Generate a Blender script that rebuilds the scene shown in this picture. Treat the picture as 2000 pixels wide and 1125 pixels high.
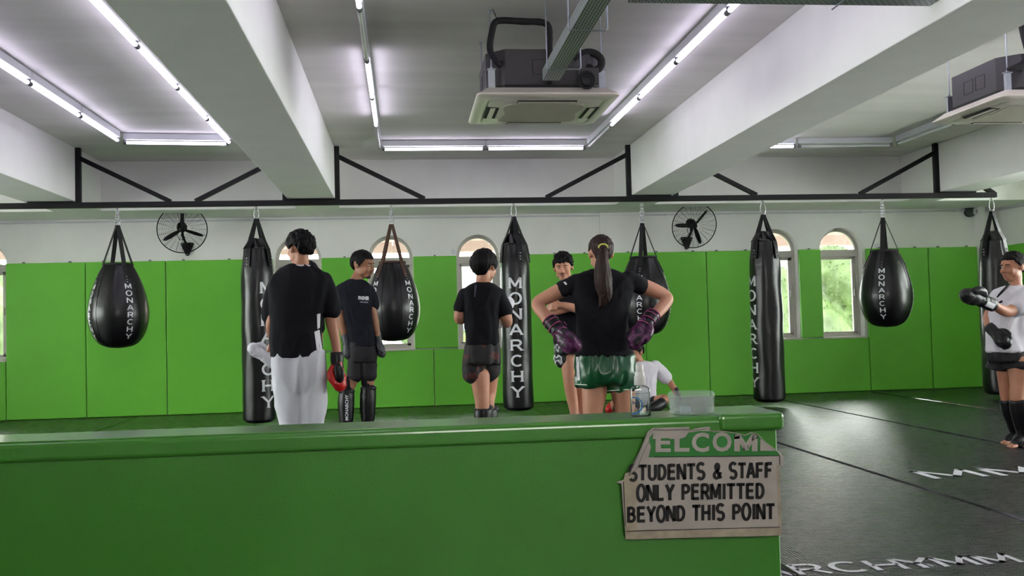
import bpy, math, random
from mathutils import Vector, Matrix, noise
from mathutils.bvhtree import BVHTree
random.seed(7)
for o in list(bpy.data.objects): bpy.data.objects.remove(o)
SC = bpy.context.scene
COL = SC.collection
PI = math.pi

# ------------------------------------------------------------------ camera
F = 1910.4
YAW, PITCH, ROLL, HC = .1104, .0354, -.0253, 1.082
_f = Vector((math.sin(YAW)*math.cos(PITCH), math.cos(YAW)*math.cos(PITCH), math.sin(PITCH)))
_r = Vector((math.cos(YAW), -math.sin(YAW), 0)); _u = _r.cross(_f)
c_, s_ = math.cos(ROLL), math.sin(ROLL)
CR, CU = c_*_r+s_*_u, -s_*_r+c_*_u
CP = Vector((0, 0, HC))
cam = bpy.data.cameras.new('camera'); cam.sensor_width = 36; cam.lens = F/2000*36
cam.clip_start = .05; cam.clip_end = 500
camo = bpy.data.objects.new('camera', cam); COL.objects.link(camo)
m = Matrix((CR, CU, -_f)).transposed().to_4x4(); m.translation = CP
camo.matrix_world = m
SC.camera = camo

# ------------------------------------------------------------------ world and exposure
SC.view_settings.view_transform = 'Standard'; SC.view_settings.look = 'None'
SC.view_settings.exposure = 0.38; SC.view_settings.gamma = 1
W = bpy.data.worlds.new('sky'); SC.world = W; W.use_nodes = True
bg = W.node_tree.nodes['Background']
bg.inputs[0].default_value = (1, .97, .92, 1); bg.inputs[1].default_value = 15.5
sun = bpy.data.lights.new('sun', 'SUN'); sun.energy = 4; sun.angle = .05; sun.color = (1, .93, .8)
suno = bpy.data.objects.new('sun', sun); COL.objects.link(suno)
suno.rotation_euler = (math.radians(48), math.radians(12), 0)   # high sun behind the building, lighting the trees outside
TUBE_E = 9.5

# ------------------------------------------------------------------ pixel helpers (used to measure places in the room)
def ray(px, py): return _f+CR*((px-1000)/F)+CU*((562.5-py)/F)
def at(px, py, Y):
    d = ray(px, py); return CP+d*(Y/d.y)
def atZ(px, py, Z):
    d = ray(px, py); return CP+d*((Z-HC)/d.z)
def scl(p): return F/((Vector(p)-CP).dot(_f))      # pixels per metre at a point

# ------------------------------------------------------------------ materials
def lin(c):
    return tuple((x/255/12.92 if x/255 <= .04045 else ((x/255+.055)/1.055)**2.4) for x in c)
def mat(name, rgb, rough=.5, metal=0, bump=0, bscale=200, var=0, vscale=3, spec=.5, coat=0, sss=0, detail=2, stretch=None):
    m = bpy.data.materials.new(name); m.use_nodes = True
    nt = m.node_tree; b = nt.nodes['Principled BSDF']
    c = lin(rgb); b.inputs['Base Color'].default_value = (*c, 1)
    b.inputs['Roughness'].default_value = rough; b.inputs['Metallic'].default_value = metal
    b.inputs['Specular IOR Level'].default_value = spec
    if coat: b.inputs['Coat Weight'].default_value = coat; b.inputs['Coat Roughness'].default_value = .15
    if sss:
        b.inputs['Subsurface Weight'].default_value = sss; b.inputs['Subsurface Radius'].default_value = (1, .35, .2)
        b.inputs['Subsurface Scale'].default_value = .01
    if bump or var:
        tc = nt.nodes.new('ShaderNodeTexCoord'); co = tc.outputs['Object']
        if stretch:
            mp = nt.nodes.new('ShaderNodeMapping'); mp.inputs['Scale'].default_value = stretch
            nt.links.new(co, mp.inputs[0]); co = mp.outputs[0]
    if bump:
        n = nt.nodes.new('ShaderNodeTexNoise'); n.inputs['Scale'].default_value = bscale; n.inputs['Detail'].default_value = detail
        bp = nt.nodes.new('ShaderNodeBump'); bp.inputs['Strength'].default_value = bump; bp.inputs['Distance'].default_value = .01
        nt.links.new(co, n.inputs['Vector']); nt.links.new(n.outputs['Fac'], bp.inputs['Height']); nt.links.new(bp.outputs[0], b.inputs['Normal'])
    if var:
        n = nt.nodes.new('ShaderNodeTexNoise'); n.inputs['Scale'].default_value = vscale; n.inputs['Detail'].default_value = 4
        r = nt.nodes.new('ShaderNodeValToRGB')
        r.color_ramp.elements[0].position = .35; r.color_ramp.elements[1].position = .65
        r.color_ramp.elements[0].color = (*[x*(1-var) for x in c], 1); r.color_ramp.elements[1].color = (*[min(1, x*(1+var)) for x in c], 1)
        nt.links.new(co, n.inputs['Vector']); nt.links.new(n.outputs['Fac'], r.inputs[0]); nt.links.new(r.outputs[0], b.inputs['Base Color'])
    return m
def emit(name, rgb, s):
    m = bpy.data.materials.new(name); m.use_nodes = True; nt = m.node_tree
    b = nt.nodes['Principled BSDF']; b.inputs['Base Color'].default_value = (.8, .8, .8, 1)
    b.inputs['Emission Color'].default_value = (*lin(rgb), 1); b.inputs['Emission Strength'].default_value = s
    return m
def glassy(name, rgb, fac=.1, rough=.02):
    m = bpy.data.materials.new(name); m.use_nodes = True; nt = m.node_tree
    out = nt.nodes['Material Output']; nt.nodes.remove(nt.nodes['Principled BSDF'])
    t = nt.nodes.new('ShaderNodeBsdfTransparent'); t.inputs[0].default_value = (*lin(rgb), 1)
    g = nt.nodes.new('ShaderNodeBsdfGlossy'); g.inputs['Roughness'].default_value = rough
    fr = nt.nodes.new('ShaderNodeFresnel'); fr.inputs[0].default_value = 1.45
    ad = nt.nodes.new('ShaderNodeMath'); ad.inputs[1].default_value = fac; ad.use_clamp = True
    mx = nt.nodes.new('ShaderNodeMixShader')
    nt.links.new(fr.outputs[0], ad.inputs[0]); nt.links.new(ad.outputs[0], mx.inputs[0])
    nt.links.new(t.outputs[0], mx.inputs[1]); nt.links.new(g.outputs[0], mx.inputs[2]); nt.links.new(mx.outputs[0], out.inputs[0])
    return m
def frosted(name, rgb, mixfac=.35):
    m = bpy.data.materials.new(name); m.use_nodes = True; nt = m.node_tree
    out = nt.nodes['Material Output']; b = nt.nodes['Principled BSDF']
    b.inputs['Base Color'].default_value = (*lin(rgb), 1); b.inputs['Roughness'].default_value = .2
    t = nt.nodes.new('ShaderNodeBsdfTransparent'); t.inputs[0].default_value = (.96, .98, .98, 1)
    mx = nt.nodes.new('ShaderNodeMixShader'); mx.inputs[0].default_value = mixfac
    nt.links.new(t.outputs[0], mx.inputs[1]); nt.links.new(b.outputs[0], mx.inputs[2]); nt.links.new(mx.outputs[0], out.inputs[0])
    return m
def ramp_mat(name, cols, scale, rough=.5, kind='NOISE', bump=0, stretch=None, detail=3):
    m = mat(name, (128, 128, 128), rough); nt = m.node_tree; b = nt.nodes['Principled BSDF']
    tc = nt.nodes.new('ShaderNodeTexCoord'); co = tc.outputs['Object']
    if stretch:
        mp = nt.nodes.new('ShaderNodeMapping'); mp.inputs['Scale'].default_value = stretch
        nt.links.new(co, mp.inputs[0]); co = mp.outputs[0]
    if kind == 'NOISE':
        n = nt.nodes.new('ShaderNodeTexNoise'); n.inputs['Detail'].default_value = detail; o = 'Fac'
    else:
        n = nt.nodes.new('ShaderNodeTexVoronoi'); n.feature = 'DISTANCE_TO_EDGE'; o = 'Distance'
    n.inputs['Scale'].default_value = scale
    r = nt.nodes.new('ShaderNodeValToRGB'); e = r.color_ramp.elements
    while len(e) < len(cols): e.new(.5)
    for i, (p, c) in enumerate(cols): e[i].position = p; e[i].color = (*lin(c), 1)
    nt.links.new(co, n.inputs['Vector']); nt.links.new(n.outputs[o], r.inputs[0]); nt.links.new(r.outputs[0], b.inputs['Base Color'])
    if bump:
        bp = nt.nodes.new('ShaderNodeBump'); bp.inputs['Strength'].default_value = bump; bp.inputs['Distance'].default_value = .01
        nt.links.new(n.outputs[o], bp.inputs['Height']); nt.links.new(bp.outputs[0], b.inputs['Normal'])
    return m

M = {}
M['wall'] = mat('white_paint', (238, 237, 234), .75, bump=.08, bscale=60, var=.02)
M['ceil'] = mat('ceiling_paint', (234, 231, 226), .8, bump=.12, bscale=12, var=.05, vscale=1.2, stretch=(.4, 2.5, 1))
M['mat'] = mat('green_vinyl', (110, 198, 58), .45, bump=.05, bscale=150, var=.03, vscale=2)
M['pad'] = mat('green_vinyl_counter', (66, 134, 44), .28, coat=.5, bump=.06, bscale=120, var=.06, vscale=3)
M['black'] = mat('black_steel', (12, 11, 15), .5, spec=.3)
M['vinyl'] = mat('black_vinyl', (13, 13, 15), .3, bump=.25, bscale=9, var=.1, spec=.5)
M['web'] = mat('black_webbing', (16, 15, 16), .7, bump=.3, bscale=300)
M['webb'] = mat('brown_webbing', (70, 45, 32), .75, bump=.3, bscale=300)
M['chrome'] = mat('chrome', (190, 190, 195), .25, 1)
M['steel'] = mat('galvanised_steel', (165, 170, 178), .38, .85, var=.08, vscale=30)
M['print'] = mat('white_print', (225, 226, 230), .45)
M['printf'] = mat('white_floor_print', (200, 200, 205), .4, var=.1, vscale=10)
M['acw'] = mat('ac_cream_plastic', (214, 206, 196), .32)
M['acg'] = mat('ac_grille', (176, 170, 156), .55, bump=.5, bscale=140)
M['acd'] = mat('ac_dark_casing', (66, 62, 66), .6)
M['rub'] = mat('black_insulation', (24, 23, 26), .75, bump=.4, bscale=25)
M['tube'] = emit('lit_tube', (236, 228, 255), TUBE_E)
M['tubeoff'] = mat('unlit_tube', (225, 225, 228), .25)
M['batten'] = mat('white_batten', (215, 216, 222), .4)
M['frame'] = mat('white_window_frame', (205, 200, 192), .5)
M['glass'] = glassy('window_glass', (245, 250, 250), .04)
M['cap'] = mat('grey_cap', (120, 120, 125), .5)
M['darkslot'] = mat('dark_slot', (10, 10, 10), .6)
M['tee'] = mat('black_cotton', (17, 17, 22), .85, bump=.25, bscale=25, spec=.2)
M['navy'] = mat('black_navy_cotton', (20, 21, 30), .85, bump=.25, bscale=25, spec=.2)
M['sport'] = mat('black_sport_fabric', (30, 28, 32), .7, bump=.25, bscale=25, spec=.3)
M['white'] = mat('white_cotton', (214, 210, 218), .85, bump=.35, bscale=14, spec=.2)
M['gi'] = mat('white_gi_cotton', (200, 200, 208), .85, bump=.4, bscale=10, spec=.2)
M['satin'] = mat('green_satin', (10, 76, 42), .3, bump=.5, bscale=7, spec=.6)
M['ltgreen'] = mat('hem_trim', (200, 215, 200), .5)
M['lth'] = mat('black_leather', (14, 14, 16), .38, bump=.15, bscale=40, spec=.35)
M['gry'] = mat('grey_leather', (52, 54, 58), .5, bump=.15, bscale=40)
M['red'] = mat('red_leather', (185, 24, 22), .35, bump=.1, bscale=40)
M['wht'] = mat('white_leather', (212, 210, 218), .4, bump=.1, bscale=40)
M['skinA'] = mat('skin_tan', (176, 122, 96), .5, sss=.15, var=.04, vscale=20)
M['skinB'] = mat('skin_brown', (150, 104, 78), .5, sss=.15, var=.04, vscale=20)
M['skinC'] = mat('skin_light', (190, 136, 110), .5, sss=.15, var=.04, vscale=20)
M['hairb'] = mat('black_hair', (12, 9, 9), .62, spec=.18, bump=.9, bscale=30, stretch=(3, 3, .35), detail=6)
M['hairr'] = mat('dark_brown_hair', (44, 24, 20), .5, spec=.25, bump=.9, bscale=40, stretch=(3, 3, .3), detail=6, var=.35, vscale=30)
M['lips'] = mat('lip_skin', (150, 84, 76), .5)
M['eyew'] = mat('eye_white', (168, 158, 152), .3)
M['eyed'] = mat('eye_dark', (25, 16, 14), .3)
M['stub'] = mat('facial_hair', (40, 28, 24), .8)
M['yellow'] = mat('yellow_band', (225, 225, 110), .6)
M['pink'] = mat('magenta_piping', (170, 60, 120), .5)
M['skull'] = ramp_mat('purple_print_leather', [(0, (120, 66, 112)), (.02, (92, 36, 82)), (.12, (62, 22, 56)), (.3, (22, 16, 24)), (.52, (26, 18, 28)), (.56, (205, 200, 212))], 17, .4, 'VORONOI')
M['camo'] = ramp_mat('dark_red_mottled_fabric', [(0, (28, 26, 28)), (.58, (28, 26, 28)), (.63, (88, 34, 30)), (.72, (60, 40, 38))], 14, .75)
M['floral'] = ramp_mat('black_white_print_fabric', [(0, (20, 30, 24)), (.5, (20, 30, 24)), (.56, (220, 222, 225)), (.66, (30, 50, 38))], 16, .6)

# floor: black rubber mat with fine woven ribs
def floor_mat():
    m = mat('black_rubber_floor', (36, 35, 39), .3, spec=.5); nt = m.node_tree; b = nt.nodes['Principled BSDF']
    tc = nt.nodes.new('ShaderNodeTexCoord')
    w = nt.nodes.new('ShaderNodeTexWave'); w.bands_direction = 'X'; w.inputs['Scale'].default_value = 18; w.inputs['Distortion'].default_value = .6; w.inputs['Detail'].default_value = 1
    mp = nt.nodes.new('ShaderNodeMapping'); mp.inputs['Scale'].default_value = (7, 85, 1)
    n = nt.nodes.new('ShaderNodeTexNoise'); n.inputs['Scale'].default_value = 1; n.inputs['Detail'].default_value = 3
    n2 = nt.nodes.new('ShaderNodeTexNoise'); n2.inputs['Scale'].default_value = 1.6; n2.inputs['Detail'].default_value = 6
    ad = nt.nodes.new('ShaderNodeMath'); ad.operation = 'MULTIPLY_ADD'; ad.inputs[1].default_value = .7
    bp = nt.nodes.new('ShaderNodeBump'); bp.inputs['Strength'].default_value = .55; bp.inputs['Distance'].default_value = .004
    L = nt.links.new
    L(tc.outputs['Object'], w.inputs['Vector']); L(tc.outputs['Object'], mp.inputs[0]); L(mp.outputs[0], n.inputs['Vector']); L(mp.outputs[0], n2.inputs['Vector'])
    L(w.outputs['Fac'], ad.inputs[0]); L(n.outputs['Fac'], ad.inputs[2]); L(ad.outputs[0], bp.inputs['Height']); L(bp.outputs[0], b.inputs['Normal'])
    r = nt.nodes.new('ShaderNodeMapRange'); r.inputs[1].default_value = .3; r.inputs[2].default_value = .7; r.inputs[3].default_value = .22; r.inputs[4].default_value = .34
    L(n2.outputs['Fac'], r.inputs[0]); L(r.outputs[0], b.inputs['Roughness'])
    return m
M['floor'] = floor_mat()

# ------------------------------------------------------------------ mesh builder
def catmull(P, k):
    if len(P) < 3: return [tuple(a+(b-a)*t/k for a, b in zip(P[0], P[1])) for t in range(k+1)]
    out = []
    for i in range(len(P)-1):
        p0, p1, p2, p3 = P[max(i-1, 0)], P[i], P[i+1], P[min(i+2, len(P)-1)]
        for j in range(k):
            t = j/k
            out.append(tuple(.5*((2*b)+(c-a)*t+(2*a-5*b+4*c-d)*t*t+(3*b-a-3*c+d)*t**3) for a, b, c, d in zip(p0, p1, p2, p3)))
    out.append(tuple(P[-1])); return out
class MB:
    def __init__(s): s.v = []; s.f = []; s.mi = []; s.cur = 0
    def add(s, vs, fs):
        o = len(s.v); s.v += [Vector(x) for x in vs]; s.f += [tuple(i+o for i in f) for f in fs]; s.mi += [s.cur]*len(fs); return s
    def box(s, x0, x1, y0, y1, z0, z1):
        return s.add([(x, y, z) for z in (z0, z1) for y in (y0, y1) for x in (x0, x1)],
                     [(0, 2, 3, 1), (4, 5, 7, 6), (0, 1, 5, 4), (2, 6, 7, 3), (0, 4, 6, 2), (1, 3, 7, 5)])
    def rings(s, R, cap0=True, cap1=True, closed=True):
        n = len(R[0]); vs = [p for r in R for p in r]; fs = []
        for i in range(len(R)-1):
            for j in range(n if closed else n-1):
                a, b = i*n+j, i*n+(j+1) % n; fs.append((a, b, b+n, a+n))
        if cap0: fs.append(tuple(range(n-1, -1, -1)))
        if cap1: fs.append(tuple(range((len(R)-1)*n, len(R)*n)))
        return s.add(vs, fs)
    def tube(s, P, r, n=8, cap=True, closed=False):
        P = [Vector(p) for p in P]; R = []; ref = None; N = len(P)
        for i, p in enumerate(P):
            if closed: t = (P[(i+1) % N]-P[i-1]).normalized()
            else: t = ((P[i+1] if i < N-1 else p)-(P[i-1] if i else p)).normalized()
            if ref is None: ref = t.orthogonal().normalized()
            a = (ref-t*ref.dot(t)).normalized(); ref = a; b = t.cross(a)
            rr = r[i] if isinstance(r, (list, tuple)) else r
            R.append([p+(a*math.cos(2*PI*k/n)+b*math.sin(2*PI*k/n))*rr for k in range(n)])
        if closed: R.append(R[0]); return s.rings(R, False, False)
        return s.rings(R, cap, cap)
    def ribbon(s, P, w, t, side):
        """flat strap of width w, thickness t along P; side = width direction"""
        R = []; P = [Vector(p) for p in P]; side = Vector(side).normalized()
        for i, p in enumerate(P):
            tg = ((P[i+1] if i < len(P)-1 else p)-(P[i-1] if i else p)).normalized()
            n = tg.cross(side).normalized(); ww = w[i] if isinstance(w, (list, tuple)) else w
            R.append([p+side*ww/2+n*t/2, p-side*ww/2+n*t/2, p-side*ww/2-n*t/2, p+side*ww/2-n*t/2])
        return s.rings(R)
    def ell(s, c, r, rot=None, nu=20, nv=14):
        c = Vector(c); r = r if isinstance(r, (tuple, list)) else (r, r, r); R = []
        for i in range(1, nv):
            ph = PI*i/nv
            ring = []
            for j in range(nu):
                th = 2*PI*j/nu
                v = Vector((r[0]*math.sin(ph)*math.cos(th), r[1]*math.sin(ph)*math.sin(th), -r[2]*math.cos(ph)))
                ring.append(c+(rot @ v if rot else v))
            R.append(ring)
        o = len(s.v); s.rings(R, False, False)
        top = Vector((0, 0, r[2])); top = rot @ top if rot else top
        k = len(s.v); s.v += [c-top, c+top]; n = len(R)
        for j in range(nu):
            s.f.append((k, o+(j+1) % nu, o+j)); s.f.append((k+1, o+(n-1)*nu+j, o+(n-1)*nu+(j+1) % nu)); s.mi += [s.cur]*2
        return s
    def chain(s, pts, n=18, k=4, cap=True):
        """organic tapered limb through (Vector, radius)"""
        Q = catmull([(*p, r) for p, r in pts], k)
        s.tube([q[:3] for q in Q], [q[3] for q in Q], n)
        if cap: s.ell(pts[0][0], pts[0][1], nu=14, nv=10); s.ell(pts[-1][0], pts[-1][1], nu=14, nv=10)
        return s
    def lathe(s, prof, c, n=32, cap=True):
        c = Vector(c)
        return s.rings([[c+Vector((r*math.cos(2*PI*j/n), r*math.sin(2*PI*j/n), z)) for j in range(n)] for r, z in prof], cap, cap)
    def prism(s, poly, d):
        """poly: list of Vectors (planar), d: extrusion Vector"""
        n = len(poly); d = Vector(d)
        return s.add(list(poly)+[Vector(p)+d for p in poly], [tuple(range(n-1, -1, -1)), tuple(range(n, 2*n))]+[(i, (i+1) % n, (i+1) % n+n, i+n) for i in range(n)])
    def beam(s, p, q, w, h, up=(0, 0, 1)):
        p, q = Vector(p), Vector(q); t = (q-p).normalized(); up = Vector(up)
        a = t.cross(up).normalized()*w/2; b = a.cross(t).normalized()*h/2
        R = [[x+a+b, x-a+b, x-a-b, x+a-b] for x in (p, q)]
        return s.rings(R)
    def ring(s, c, R, r, ax=(0, 0, 1), n=24, m=6, sx=1, sy=1, xdir=None):
        ax = Vector(ax).normalized(); u = Vector(xdir).normalized() if xdir else ax.orthogonal().normalized(); v = ax.cross(u)
        return s.tube([Vector(c)+u*R*sx*math.cos(2*PI*i/n)+v*R*sy*math.sin(2*PI*i/n) for i in range(n)], r, m, closed=True)
    def mesh(s, name='m'):
        me = bpy.data.meshes.new(name); me.from_pydata([tuple(v) for v in s.v], [], s.f); me.update()
        if any(s.mi): me.polygons.foreach_set('material_index', s.mi)
        return me
    def build(s, name, mt, parent=None, smooth=False, bevel=0, **kw):
        return link(name, s.mesh(name), mt, parent, smooth, bevel, **kw)
def rootloc(p):
    while p.parent: p = p.parent
    return Vector(p.location)
def link(name, me, mt, parent=None, smooth=False, bevel=0, seg=2, fixn=True, **props):
    """me holds world coordinates"""
    if fixn:
        import bmesh
        b = bmesh.new(); b.from_mesh(me); bmesh.ops.recalc_face_normals(b, faces=b.faces); b.to_mesh(me); b.free()
    if parent: off = rootloc(parent)
    else:
        co = [v.co for v in me.vertices]
        lo = [min(c[i] for c in co) for i in range(3)]; hi = [max(c[i] for c in co) for i in range(3)]
        off = Vector(((lo[0]+hi[0])/2, (lo[1]+hi[1])/2, lo[2]))
    me.transform(Matrix.Translation(-off))
    o = bpy.data.objects.new(name, me); COL.objects.link(o)
    if parent: o.parent = parent
    else: o.location = off
    for x in (mt if isinstance(mt, (list, tuple)) else [mt]): me.materials.append(M[x] if isinstance(x, str) else x)
    if smooth:
        me.polygons.foreach_set('use_smooth', [True]*len(me.polygons))
        if smooth == 'auto':
            try: me.set_sharp_from_angle(angle=math.radians(38))
            except Exception: pass
    if bevel:
        bv = o.modifiers.new('bevel', 'BEVEL'); bv.width = bevel; bv.segments = seg; bv.limit_method = 'ANGLE'
    for k, v in props.items(): o[k] = v
    return o
def thing(name, label, cat, loc, group=None):
    o = bpy.data.objects.new(name, None); COL.objects.link(o); o.location = loc; o.empty_display_size = .1
    o['label'] = label; o['category'] = cat
    if group: o['group'] = group
    return o
def tag(o, label, cat, group=None):
    o['label'] = label; o['category'] = cat
    if group: o['group'] = group
    return o
def struct(o): o['kind'] = 'structure'; return o
def bake(mb, voxel=.007, sm=4, fac=.5):
    me = mb.mesh('tmp'); o = bpy.data.objects.new('tmp', me); COL.objects.link(o)
    r = o.modifiers.new('r', 'REMESH'); r.mode = 'VOXEL'; r.voxel_size = voxel
    if sm: q = o.modifiers.new('s', 'SMOOTH'); q.iterations = sm; q.factor = fac
    dg = bpy.context.evaluated_depsgraph_get(); dg.update()
    n = bpy.data.meshes.new_from_object(o.evaluated_get(dg))
    bpy.data.objects.remove(o); bpy.data.meshes.remove(me)
    return n
def wrinkle(me, amp, sc=(9, 9, 6), seed=0.0, off=0.0):
    ns = [v.normal.copy() for v in me.vertices]
    for v, n in zip(me.vertices, ns):
        c = v.co; q = Vector((c.x*sc[0]+seed, c.y*sc[1], c.z*sc[2]))
        w = Vector((noise.noise(q*.7), noise.noise(q*.7+Vector((5, 1, 2))), 0))
        k = 1-abs(noise.noise(q+w*1.5))*2
        v.co = c+n*(amp*(k-.5)+off)
    return me
def bvh(me): return BVHTree.FromPolygons([v.co for v in me.vertices], [tuple(p.vertices) for p in me.polygons])

# ------------------------------------------------------------------ lettering
def arc(cx, cy, rx, ry, a0, a1, n=14): return [(cx+rx*math.cos(math.radians(a0+(a1-a0)*i/n)), cy+ry*math.sin(math.radians(a0+(a1-a0)*i/n))) for i in range(n+1)]
GL = {'M': [[(.08, 0), (.08, 1)], [(.08, 1), (.45, .2)], [(.45, .2), (.82, 1)], [(.82, 1), (.82, 0)]],
      'O': [arc(.45, .5, .38, .5, 90, 450, 26)], 'N': [[(.1, 0), (.1, 1)], [(.1, 1), (.8, 0)], [(.8, 0), (.8, 1)]],
      'A': [[(.05, 0), (.45, 1)], [(.45, 1), (.85, 0)], [(.2, .33), (.7, .33)]],
      'R': [[(.12, 0), (.12, 1)], [(.12, .95), (.5, .95)]+arc(.5, .71, .24, .24, 90, -90, 8)+[(.12, .47)], [(.48, .47), (.82, 0)]],
      'C': [arc(.48, .5, .38, .47, 48, 312, 20)], 'H': [[(.12, 0), (.12, 1)], [(.78, 0), (.78, 1)], [(.12, .5), (.78, .5)]],
      'Y': [[(.06, 1), (.45, .5)], [(.84, 1), (.45, .5)], [(.45, .5), (.45, 0)]]}
GL.update({'S': [arc(.45, .745, .33, .255, 30, 268, 12)+arc(.45, .255, .33, .245, 88, -150, 12)], 'T': [[(.02, .93), (.88, .93)], [(.45, 1), (.45, 0)]],
      'U': [[(.13, 1), (.13, .3)]+arc(.45, .3, .32, .25, 180, 360, 10)+[(.77, .3), (.77, 1)]], 'D': [[(.14, 0), (.14, 1)], [(.14, .93), (.4, .93)]+arc(.4, .5, .37, .43, 90, -90, 12)+[(.14, .07)]],
      'E': [[(.14, 0), (.14, 1)], [(.14, .93), (.8, .93)], [(.14, .52), (.75, .52)], [(.14, .07), (.82, .07)]], 'F': [[(.14, 0), (.14, 1)], [(.14, .93), (.8, .93)], [(.14, .5), (.72, .5)]],
      'L': [[(.14, 1), (.14, 0)], [(.14, .07), (.8, .07)]], 'I': [[(.45, 0), (.45, 1)]],
      'P': [[(.14, 0), (.14, 1)], [(.14, .93), (.45, .93)]+arc(.45, .7, .3, .23, 90, -90, 8)+[(.14, .47)]],
      'B': [[(.14, 0), (.14, 1)], [(.14, .93), (.42, .93)]+arc(.42, .73, .26, .2, 90, -90, 8)+[(.14, .53)], [(.42, .53)]+arc(.44, .3, .31, .23, 90, -90, 8)+[(.14, .07)]],
      '&': [[(.86, .02), (.3, .66)]+arc(.44, .78, .17, .17, 190, -10, 8)+[(.58, .62), (.2, .38)]+arc(.38, .24, .26, .2, 130, 330, 10)+[(.84, .42)]]})
SERIF = {'M': [(.08, 0), (.82, 0)], 'N': [(.1, 0), (.8, 1)], 'A': [(.05, 0), (.85, 0)], 'R': [(.12, 0), (.84, 0)],
         'H': [(.12, 0), (.12, 1), (.78, 0), (.78, 1)], 'Y': [(.06, 1), (.84, 1), (.45, 0)]}
def glyph(mb, ch, fn, t=.15, serif=True, ax=1.0):
    """fn maps glyph coords (x 0..0.9, y 0..1) to a world point"""
    for st in GL[ch]:
        P = []
        for a, b in zip(st, st[1:]):
            k = max(1, int(math.dist(a, b)/.14)); P += [(a[0]+(b[0]-a[0])*i/k, a[1]+(b[1]-a[1])*i/k) for i in range(k)]
        P.append(st[-1]); L = []
        clo = math.dist(st[0], st[-1]) < .01
        for i, p in enumerate(P):
            q0 = P[i-1] if i else (P[-2] if clo else p); q1 = P[i+1] if i < len(P)-1 else (P[1] if clo else p)
            d = ((q1[0]-q0[0])*ax, q1[1]-q0[1]); l = math.hypot(*d) or 1; n = (-d[1]/l*t/2/ax, d[0]/l*t/2)
            L.append((fn(p[0]+n[0], p[1]+n[1]), fn(p[0]-n[0], p[1]-n[1])))
        n = len(L); mb.add([x for l in L for x in l], [(2*i, 2*i+1, 2*i+3, 2*i+2) for i in range(n-1)])
    if ch in 'MNAY':                                    # mitre the corners
        for st in GL[ch]:
            for x, y in (st[0], st[-1]):
                if sum(1 for q in GL[ch] for e in (q[0], q[-1]) if e == (x, y)) > 1:
                    h = t*.5; y0 = max(0, y-h) if y > .02 else 0; y1 = min(1, y+h)
                    if y >= .999: y0, y1 = 1-t*.9, 1
                    mb.add([fn(x-h/ax, y0), fn(x, y0), fn(x+h/ax, y0), fn(x+h/ax, y1), fn(x, y1), fn(x-h/ax, y1)], [(0, 1, 4, 5), (1, 2, 3, 4)])
    if serif:
        for x, y in SERIF.get(ch, []):
            h = .07 if y < .5 else -.07; a, b = x-.13, x+.13
            mb.add([fn(a, y), fn(x, y), fn(b, y), fn(b, y+h), fn(x, y+h), fn(a, y+h)], [(0, 1, 4, 5), (1, 2, 3, 4)])
def font_mesh(txt, bold=.0, sub=False):
    """built-in font, returned as (verts2d, faces, width)"""
    cu = bpy.data.curves.new('t', 'FONT'); cu.body = txt; cu.offset = bold; cu.resolution_u = 3
    o = bpy.data.objects.new('t', cu); COL.objects.link(o); dg = bpy.context.evaluated_depsgraph_get(); dg.update()
    me = bpy.data.meshes.new_from_object(o.evaluated_get(dg)); bpy.data.objects.remove(o)
    vs = [(v.co.x, v.co.y) for v in me.vertices]; fs = [tuple(p.vertices) for p in me.polygons]; bpy.data.meshes.remove(me)
    x0 = min(v[0] for v in vs); x1 = max(v[0] for v in vs); y0 = min(v[1] for v in vs); y1 = max(v[1] for v in vs)
    return [((x-x0)/(x1-x0), (y-y0)/(y1-y0)) for x, y in vs], fs
def font_on(mb, txt, fn, bold=0.0):
    vs, fs = font_mesh(txt, bold); mb.add([fn(x, y) for x, y in vs], fs)

# ================================================================== STRUCTURE
D = 13.12           # wall face
MF = 13.07          # face of the wall mats
XL, XR, YB = -8.2, 8.5, -2.6
HB, HCL = 2.55, 3.15
LY = 12.2           # face of the lintel beam
b = MB().box(XL-.2, XR+.2, YB-.2, D+.25, -.2, 0)
floor = struct(b.build('floor', 'floor'))
# printed words and seams on the floor
tx = MB()
def fl(x0, y0, w, h): return lambda a, c: Vector((x0+a*w, y0+c*h+0, .002))
for i, ch in enumerate('MMA'): glyph(tx, ch, fl(3.385+.465*i, 6.05, .455, .33), .16, False, 1.38)
for x, w, ch in ((.86, .195, 'M'), (1.06, .19, 'O'), (1.24, .19, 'N'), (1.43, .19, 'A'), (1.61, .18, 'R'), (1.78, .18, 'C'), (1.95, .18, 'H'), (2.095, .18, 'Y'), (2.255, .195, 'M'), (2.45, .195, 'M'), (2.65, .2, 'A')):
    glyph(tx, ch, fl(x, 3.965, w, .165), .17, False, w/.165)
sc = MB(); rs = random.Random(5)
for k in range(46):
    x, y = rs.uniform(1.4, 5.6), rs.uniform(3.8, 9.5); a = rs.uniform(0, PI); l = rs.uniform(.015, .07); w = rs.uniform(.0015, .004) if k % 5 else rs.uniform(.008, .016); n = 8; d = (math.cos(a), math.sin(a)); bend = rs.uniform(-.3, .3)
    if k % 5 == 0: l = w*2
    P = [(x+d[0]*l*(2*i/n-1)-d[1]*bend*l*(2*i/n-1)**2, y+d[1]*l*(2*i/n-1)+d[0]*bend*l*(2*i/n-1)**2) for i in range(n+1)]
    ws = [w*math.sin(PI*(i+.15)/(n+.3))+.0003 for i in range(n+1)]
    sc.add([q for (px_, py_), ww in zip(P, ws) for q in ((px_-d[1]*ww, py_+d[0]*ww, .0012), (px_+d[1]*ww, py_-d[0]*ww, .0012))], [(2*i, 2*i+1, 2*i+3, 2*i+2) for i in range(n)])
sc.build('floor_scuffs', mat('scuff', (118, 122, 124), .6), floor, fixn=False, kind='stuff')
tx.build('floor_lettering', 'printf', floor, label='white block letters')
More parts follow.
